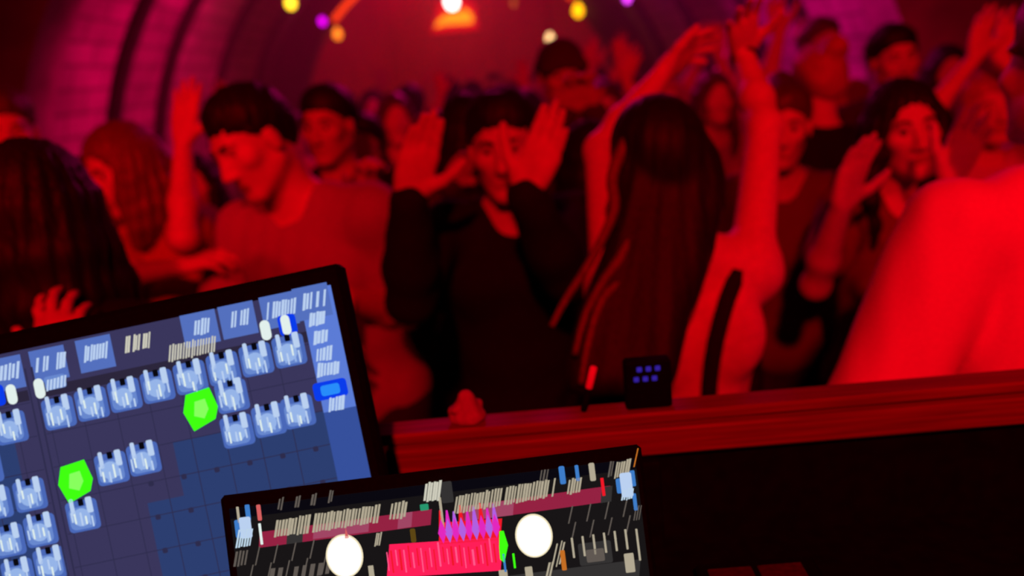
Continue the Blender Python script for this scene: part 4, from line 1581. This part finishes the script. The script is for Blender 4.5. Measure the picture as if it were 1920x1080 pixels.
du = (at(1206, 735, 0.98) - rl).dot(rd)
t = thing('receiver', 'small black receiver box with two rows of blue lights standing on the wooden rail', 'receiver', on_rail(du, -0.018), ang)
hw = 0.027
b = MB(); b.box((-hw, -0.010, 0.0), (hw, 0.010, 0.060), 0.003); b.build('case', M['black_plastic'], t)
led = emit('blue_led', srgb(50, 30, 150), 1.0)
for k in range(6):
    b = MB()
    q = (k % 3, k // 3)
    cx, cz = -0.010 + 0.0105 * q[0] - 0.004 * q[1], 0.051 - 0.012 * q[1]
    b.box((cx - 0.003, -0.0120, cz - 0.003), (cx + 0.003, -0.0098, cz + 0.003), 0.0008)
    b.build('indicator_light', led, t)
du = (at(1088, 745, 0.98) - rl).dot(rd)
t = thing('marker_pen', 'thin black marker pen with a whitish cap leaning upright on the wooden rail', 'pen', on_rail(du, -0.02), ang)
d_ = unit((0.30, 0.05, 1.0))
b = MB(); b.tube([d_ * 0.0015, d_ * 0.004, d_ * 0.030], [0.003, 0.004, 0.004], 12); b.build('barrel', M['black_plastic'], t, True)
b = MB(); b.tube([d_ * 0.030, d_ * 0.032, d_ * 0.056, d_ * 0.058], [0.004, 0.0046, 0.0046, 0.003], 12); b.build('cap', M['cloth_white'], t, True)
du = (at(882, 775, 0.98) - rl).dot(rd)
F = Field((-0.05, -0.03, -0.002), (0.05, 0.03, 0.05), 0.002)
rs = np.random.RandomState(2)
F.ell((0, 0, 0.005), (0.021, 0.015, 0.011), None, 0.01)
F.ell((0.0, 0.002, 0.020), (0.013, 0.011, 0.020), None, 0.012)
for k in range(7):
    a = rs.uniform(0, 6.28)
    F.cap((0, 0, 0.02), (0.020 * math.cos(a), 0.012 * math.sin(a), rs.uniform(0.006, 0.03)), 0.006, 0.004, 0.004)
F.wrinkle(0.0015, 4, (60, 60, 60))
F.half((0, 0, -1), (0, 0, 0.0))
me = F.mesh('paper_napkin')
o = link('paper_napkin', me, None, M['cloth_grey'])
o.location = on_rail(du, -0.018); o.rotation_euler = (0, 0, ang)
o['label'] = 'small crumpled paper napkin lying on the wooden rail above the laptop'; o['category'] = 'napkin'

cb = on_z(1440, 1142, DESK_Z)
t = thing('control_box', 'low black control box with two square pads on the desk right of the laptop', 'control box', cb, ang)
b = MB(); b.box((-0.06, -0.07, 0.0), (0.06, 0.05, 0.022), 0.003); b.build('case', M['black_plastic'], t)
for x in (-0.028, 0.022):
    b = MB(); b.box((x - 0.022, -0.02, 0.022), (x + 0.022, 0.036, 0.0245), 0.001); b.build('pad', M['cloth_dark'], t)

# ------------------------------------------------------------------ sign and bulbs down the tunnel
sd = 14.8
sc = at(852, 38, sd)
pxs = sd / FPX
t = thing('sign', 'glowing orange and red trapezoid sign hanging on the far wall under the white lamp', 'sign', sc)
def prism(b, xz, y0, y1):
    n = len(xz)
    b.add([(x, y0, z) for x, z in xz] + [(x, y1, z) for x, z in xz], [tuple(range(n)), tuple(range(2 * n - 1, n - 1, -1))] + [(i, n + i, n + (i + 1) % n, (i + 1) % n) for i in range(n)])
shape = lambda k: [(x * pxs * k, z * pxs * k) for x, z in ((-46, -20), (44, -20), (42, 22), (26, 34), (-26, 34))]
b = MB(); prism(b, shape(1.0), 0.0, 0.10); b.build('case', emit('sign_red', (0.62, 0.002, 0.004, 1), 1.7), t)
inner = [(-38, -10), (-20, -6), (8, -7), (30, -8), (36, -2), (32, 8), (24, 18), (8, 14), (-14, 12), (-30, 2)]
b = MB(); prism(b, [(x * pxs, z * pxs) for x, z in inner], -0.02, 0.01); b.build('lit_panel', emit('sign_orange', (1.0, 0.30, 0.004, 1), 2.0), t)
b = MB(); b.tube([(0, 0.05, 34 * pxs), (0, 0.05, 3.9 - sc[2])], 0.012, 8); b.build('hanger', M['steel_dark'], t)
b = MB(); prism(b, [(x * pxs, z * pxs) for x, z in ((-3, -40), (3, -40), (3, -20), (-3, -20))], 0.02, 0.08); b.build('drop_bar', M['panel'], t)

# arch strip
pts = []
zs, R = 1.2, 1.93
for a in np.linspace(math.radians(43), math.radians(137), 40):
    pts.append((AX - R * math.cos(a), Y1 - 0.05, zs + R * math.sin(a)))
b = MB(); b.tube(pts, 0.035, 10)
o = b.build('arch_light_strip', emit('strip_orange', (1.0, 0.045, 0.0, 1), 1.5), None, True)
o['label'] = 'orange-red light strip following the curve of the far arch'; o['category'] = 'light strip'


def bulb(x, y, d, col, k, r, label):
    p = at(x, y, d)
    top = None
    t = thing('hanging_bulb', label, 'bulb', p, None, 'coloured bulbs strung near the far arch')
    b = MB()
    b.lathe([(0.0005, -r * 1.25), (r * 0.5, -r * 1.12), (r * 0.88, -r * 0.65), (r, 0), (r * 0.85, r * 0.6), (r * 0.45, r * 1.15), (r * 0.3, r * 1.5)], 16)
    b.build('glass', emit('bulb_light', (*col, 1), k), t, True)
    b = MB(); b.lathe([(r * 0.34, r * 1.45), (r * 0.38, r * 1.6), (r * 0.34, r * 2.4), (r * 0.15, r * 2.6)], 12); b.build('socket', M['black_plastic'], t, True)
    zt = Z_S + math.sqrt(max(R_V ** 2 - (p[0] - AX) ** 2, 0.1)) if p[1] < Y1 else 3.9
    b = MB(); b.tube([(0, 0, r * 2.5), (0, 0, max(zt - p[2], r * 3))], 0.006, 6); b.build('cord', M['black_plastic'], t)
    return t


bulb(545, 5, 6.6, (1.0, 0.62, 0.02), 3.5, 0.044, 'yellow bulb hanging left of the arch, highest on the left')
bulb(605, 40, 9.4, (0.75, 0.0, 0.85), 3.0, 0.050, 'magenta bulb hanging between the two warm bulbs left of the arch')
bulb(633, 64, 9.7, (1.0, 0.22, 0.01), 2.6, 0.050, 'orange bulb at the lower left end of the arch strip')
bulb(963, 6, 9.5, (1.0, 0.16, 0.03), 0.6, 0.035, 'dim orange bulb hanging right of the white lamp')
bulb(1084, 20, 9.5, (1.0, 0.45, 0.0), 3.2, 0.060, 'amber bulb hanging at the right end of the arch strip')
bulb(1031, 72, 8.6, (1.0, 0.6, 0.25), 3.2, 0.040, 'warm white bulb hanging lowest, just above the beanie')
bulb(1176, -3, 8.0, (0.85, 0.05, 1.0), 3.0, 0.036, 'violet bulb at the top edge right of the arch')
bulb(847, 2, 12.0, (1.0, 0.9, 0.85), 6.0, 0.1, 'large white lamp hanging in front of the orange sign')

# dull lanterns on the left wall between the ribs
for x, y, d, lab in ((358, 100, 7.4, 'small dull amber lantern on the brick wall, nearer of two'), (412, 128, 8.3, 'larger dull amber lantern on the brick wall, farther of two')):
    p = at(x, y, d)
    t = thing('wall_lantern', lab, 'lantern', p, None, 'unlit lanterns on the left wall')
    xw = AX - math.sqrt(max(R_V ** 2 - max(p[2] - Z_S, 0) ** 2, 0.1)) - p[0]
    b = MB(); b.lathe([(0.03, -0.16), (0.075, -0.14), (0.09, 0.0), (0.07, 0.14), (0.03, 0.17)], 12); b.build('glass', M['glass_dark'], t, True)
    b = MB(); b.lathe([(0.02, 0.165), (0.06, 0.175), (0.02, 0.21)], 12); b.build('cap', M['steel_dark'], t, True)
    b = MB(); b.tube([(0, 0, 0.2), (xw * 0.5, 0, 0.26), (xw, 0, 0.22)], 0.012, 8); b.build('bracket', M['steel_dark'], t, True)

# ------------------------------------------------------------------ the crowd behind
def arch_pose(sex, arms, lean=(2, 0), head=(4, 0, 0)):
    return make_pose((0, 0, 0), 180, 1.0, sex, lean, head, arms)


KINDS = [
    ('m', {}, dict(hair='short', hair_m='hair_black', top='tee', top_m='cloth_dark', skin='skin'), 'short dark hair and a dark shirt'),
    ('f', {}, dict(hair='long', hair_m='hair_brown', top='tee', top_m='cloth_grey', skin='skin'), 'long brown hair and a grey top'),
    ('m', {'R': dict(wl=(0.26, 0.24, 1.80), dl=(0.05, 0.1, 1), nl=(0, 1, 0), hint=(1, 0.1, -0.2))}, dict(hair='short', hair_m='hair_brown', top='tee', top_m='cloth_pale', skin='skin'), 'a pale shirt and one arm up'),
    ('f', {'R': dict(wl=(0.10, 0.32, 1.42), dl=(-0.3, 0.2, 1), nl=(-1, 0.2, 0)), 'L': dict(wl=(-0.10, 0.32, 1.42), dl=(0.3, 0.2, 1), nl=(1, 0.2, 0))},
     dict(hair='long', hair_m='hair_black', top='tee', top_m='cloth_wine', skin='skin'), 'long black hair, clapping hands'),
    ('m', {}, dict(hair='short', hair_m='hair_black', top='long', top_m='cloth_black', skin='skin_tan'), 'black hair and a black jacket'),
    ('f', {'R': dict(wl=(0.24, 0.15, 1.86), dl=(0, 0.1, 1), nl=(0, 1, 0), hint=(1, 0.1, -0.2)), 'L': dict(wl=(-0.24, 0.15, 1.86), dl=(0, 0.1, 1), nl=(0, 1, 0), hint=(-1, 0.1, -0.2))},
     dict(hair='bun', hair_m='hair_fair', top='tee', top_m='cloth_red', skin='skin'), 'fair pinned-up hair and both arms up'),
]
protos = []
for i, (sex, arms, kw, look) in enumerate(KINDS):
    P = arch_pose(sex, arms)
    root = thing('person', '', 'person', (0, 0, 0), 0)
    k2 = {k: (M[v] if k.endswith('_m') or k == 'skin' else v) for k, v in kw.items()}
    person_parts(P, 0.012, parent=root, bottom_m=M['denim'], seed=200 + i, face=False, hair_len=0.28, **k2)
    protos.append((root, P, look))
used = set()


def far_person(kind, px, d, yaw, s, where):
    root, P, look = protos[kind]
    if kind in used:
        r = root.copy()
        COL.objects.link(r)
        for c in list(root.children):
            q = c.copy()
            COL.objects.link(q)
            q.parent = r
    else:
        r = root
        used.add(kind)
    W = at(px, 140, d)
    r.location = (W[0], W[1], 0)
    r.rotation_euler = (0, 0, math.pi - math.radians(yaw))
    r.scale = (s, s, s)
    r['label'] = words_ok('dancer with %s, %s' % (look, where))
    r['group'] = 'packed crowd under the far arch'
    return r


far_rows = [
    # kind, px, depth, yaw, scale, where
    (3, 805, 3.60, 10, 0.95, 'behind the clapping man'),
    (1, 728, 3.85, -15, 1.00, 'below the left end of the sign'),
    (4, 668, 3.20, 12, 0.97, 'behind the raised fist'),
    (2, 535, 4.15, 8, 0.97, 'behind the bowed head'),
    (0, 985, 4.00, 170, 0.97, 'back turned, behind the man in black'),
    (5, 905, 4.40, 5, 0.93, 'above the straight black hair'),
    (0, 765, 4.75, 165, 1.01, 'back turned, second row under the sign'),
    (4, 838, 5.60, 172, 1.02, 'back turned, below the white lamp'),
    (1, 598, 4.55, 20, 1.0, 'below the orange bulb'),
    (3, 690, 5.40, -10, 1.0, 'third row, between orange bulb and sign'),
    (2, 1175, 4.40, -5, 0.99, 'under the violet bulb'),
    (5, 1245, 4.00, 5, 0.97, 'behind the long-haired woman'),
    (1, 1330, 3.70, -8, 0.98, 'between two raised arms'),
    (0, 640, 6.00, 175, 1.0, 'back turned, far under the orange bulb'),
    (4, 885, 6.10, 168, 0.99, 'back turned, far right of the lamp'),
    (1, 955, 6.90, 8, 0.97, 'deep in the crowd beyond the sign'),
    (3, 575, 6.60, 6, 0.98, 'by the foot of the arch'),
    (0, 1010, 7.20, 10, 1.0, 'far under the warm white bulb'),
    (2, 765, 7.40, -6, 0.98, 'far below the sign'),
    (4, 1120, 6.40, 175, 1.0, 'far off near the amber bulb'),
    (5, 840, 8.30, 4, 0.94, 'farthest away'),
    (1, 700, 8.80, 0, 0.98, 'farthest back by the dark wall strip'),
    (0, 925, 9.20, 0, 1.0, 'farthest back near the lamp'),
    (2, 1395, 4.50, 8, 1.0, 'behind the wristband'),
    (5, 1415, 5.0, -6, 0.97, 'behind the fair hair bun'),
    (3, 1768, 3.75, 10, 0.99, 'beside the tall dim man'),
    (0, 1925, 3.95, 12, 1.02, 'behind the fair-haired person'),
    (4, 130, 3.40, -25, 0.93, 'against the brick wall'),
    (3, 330, 3.10, -10, 0.92, 'behind the straight raised hand'),
]
for a in far_rows:
    far_person(*a)
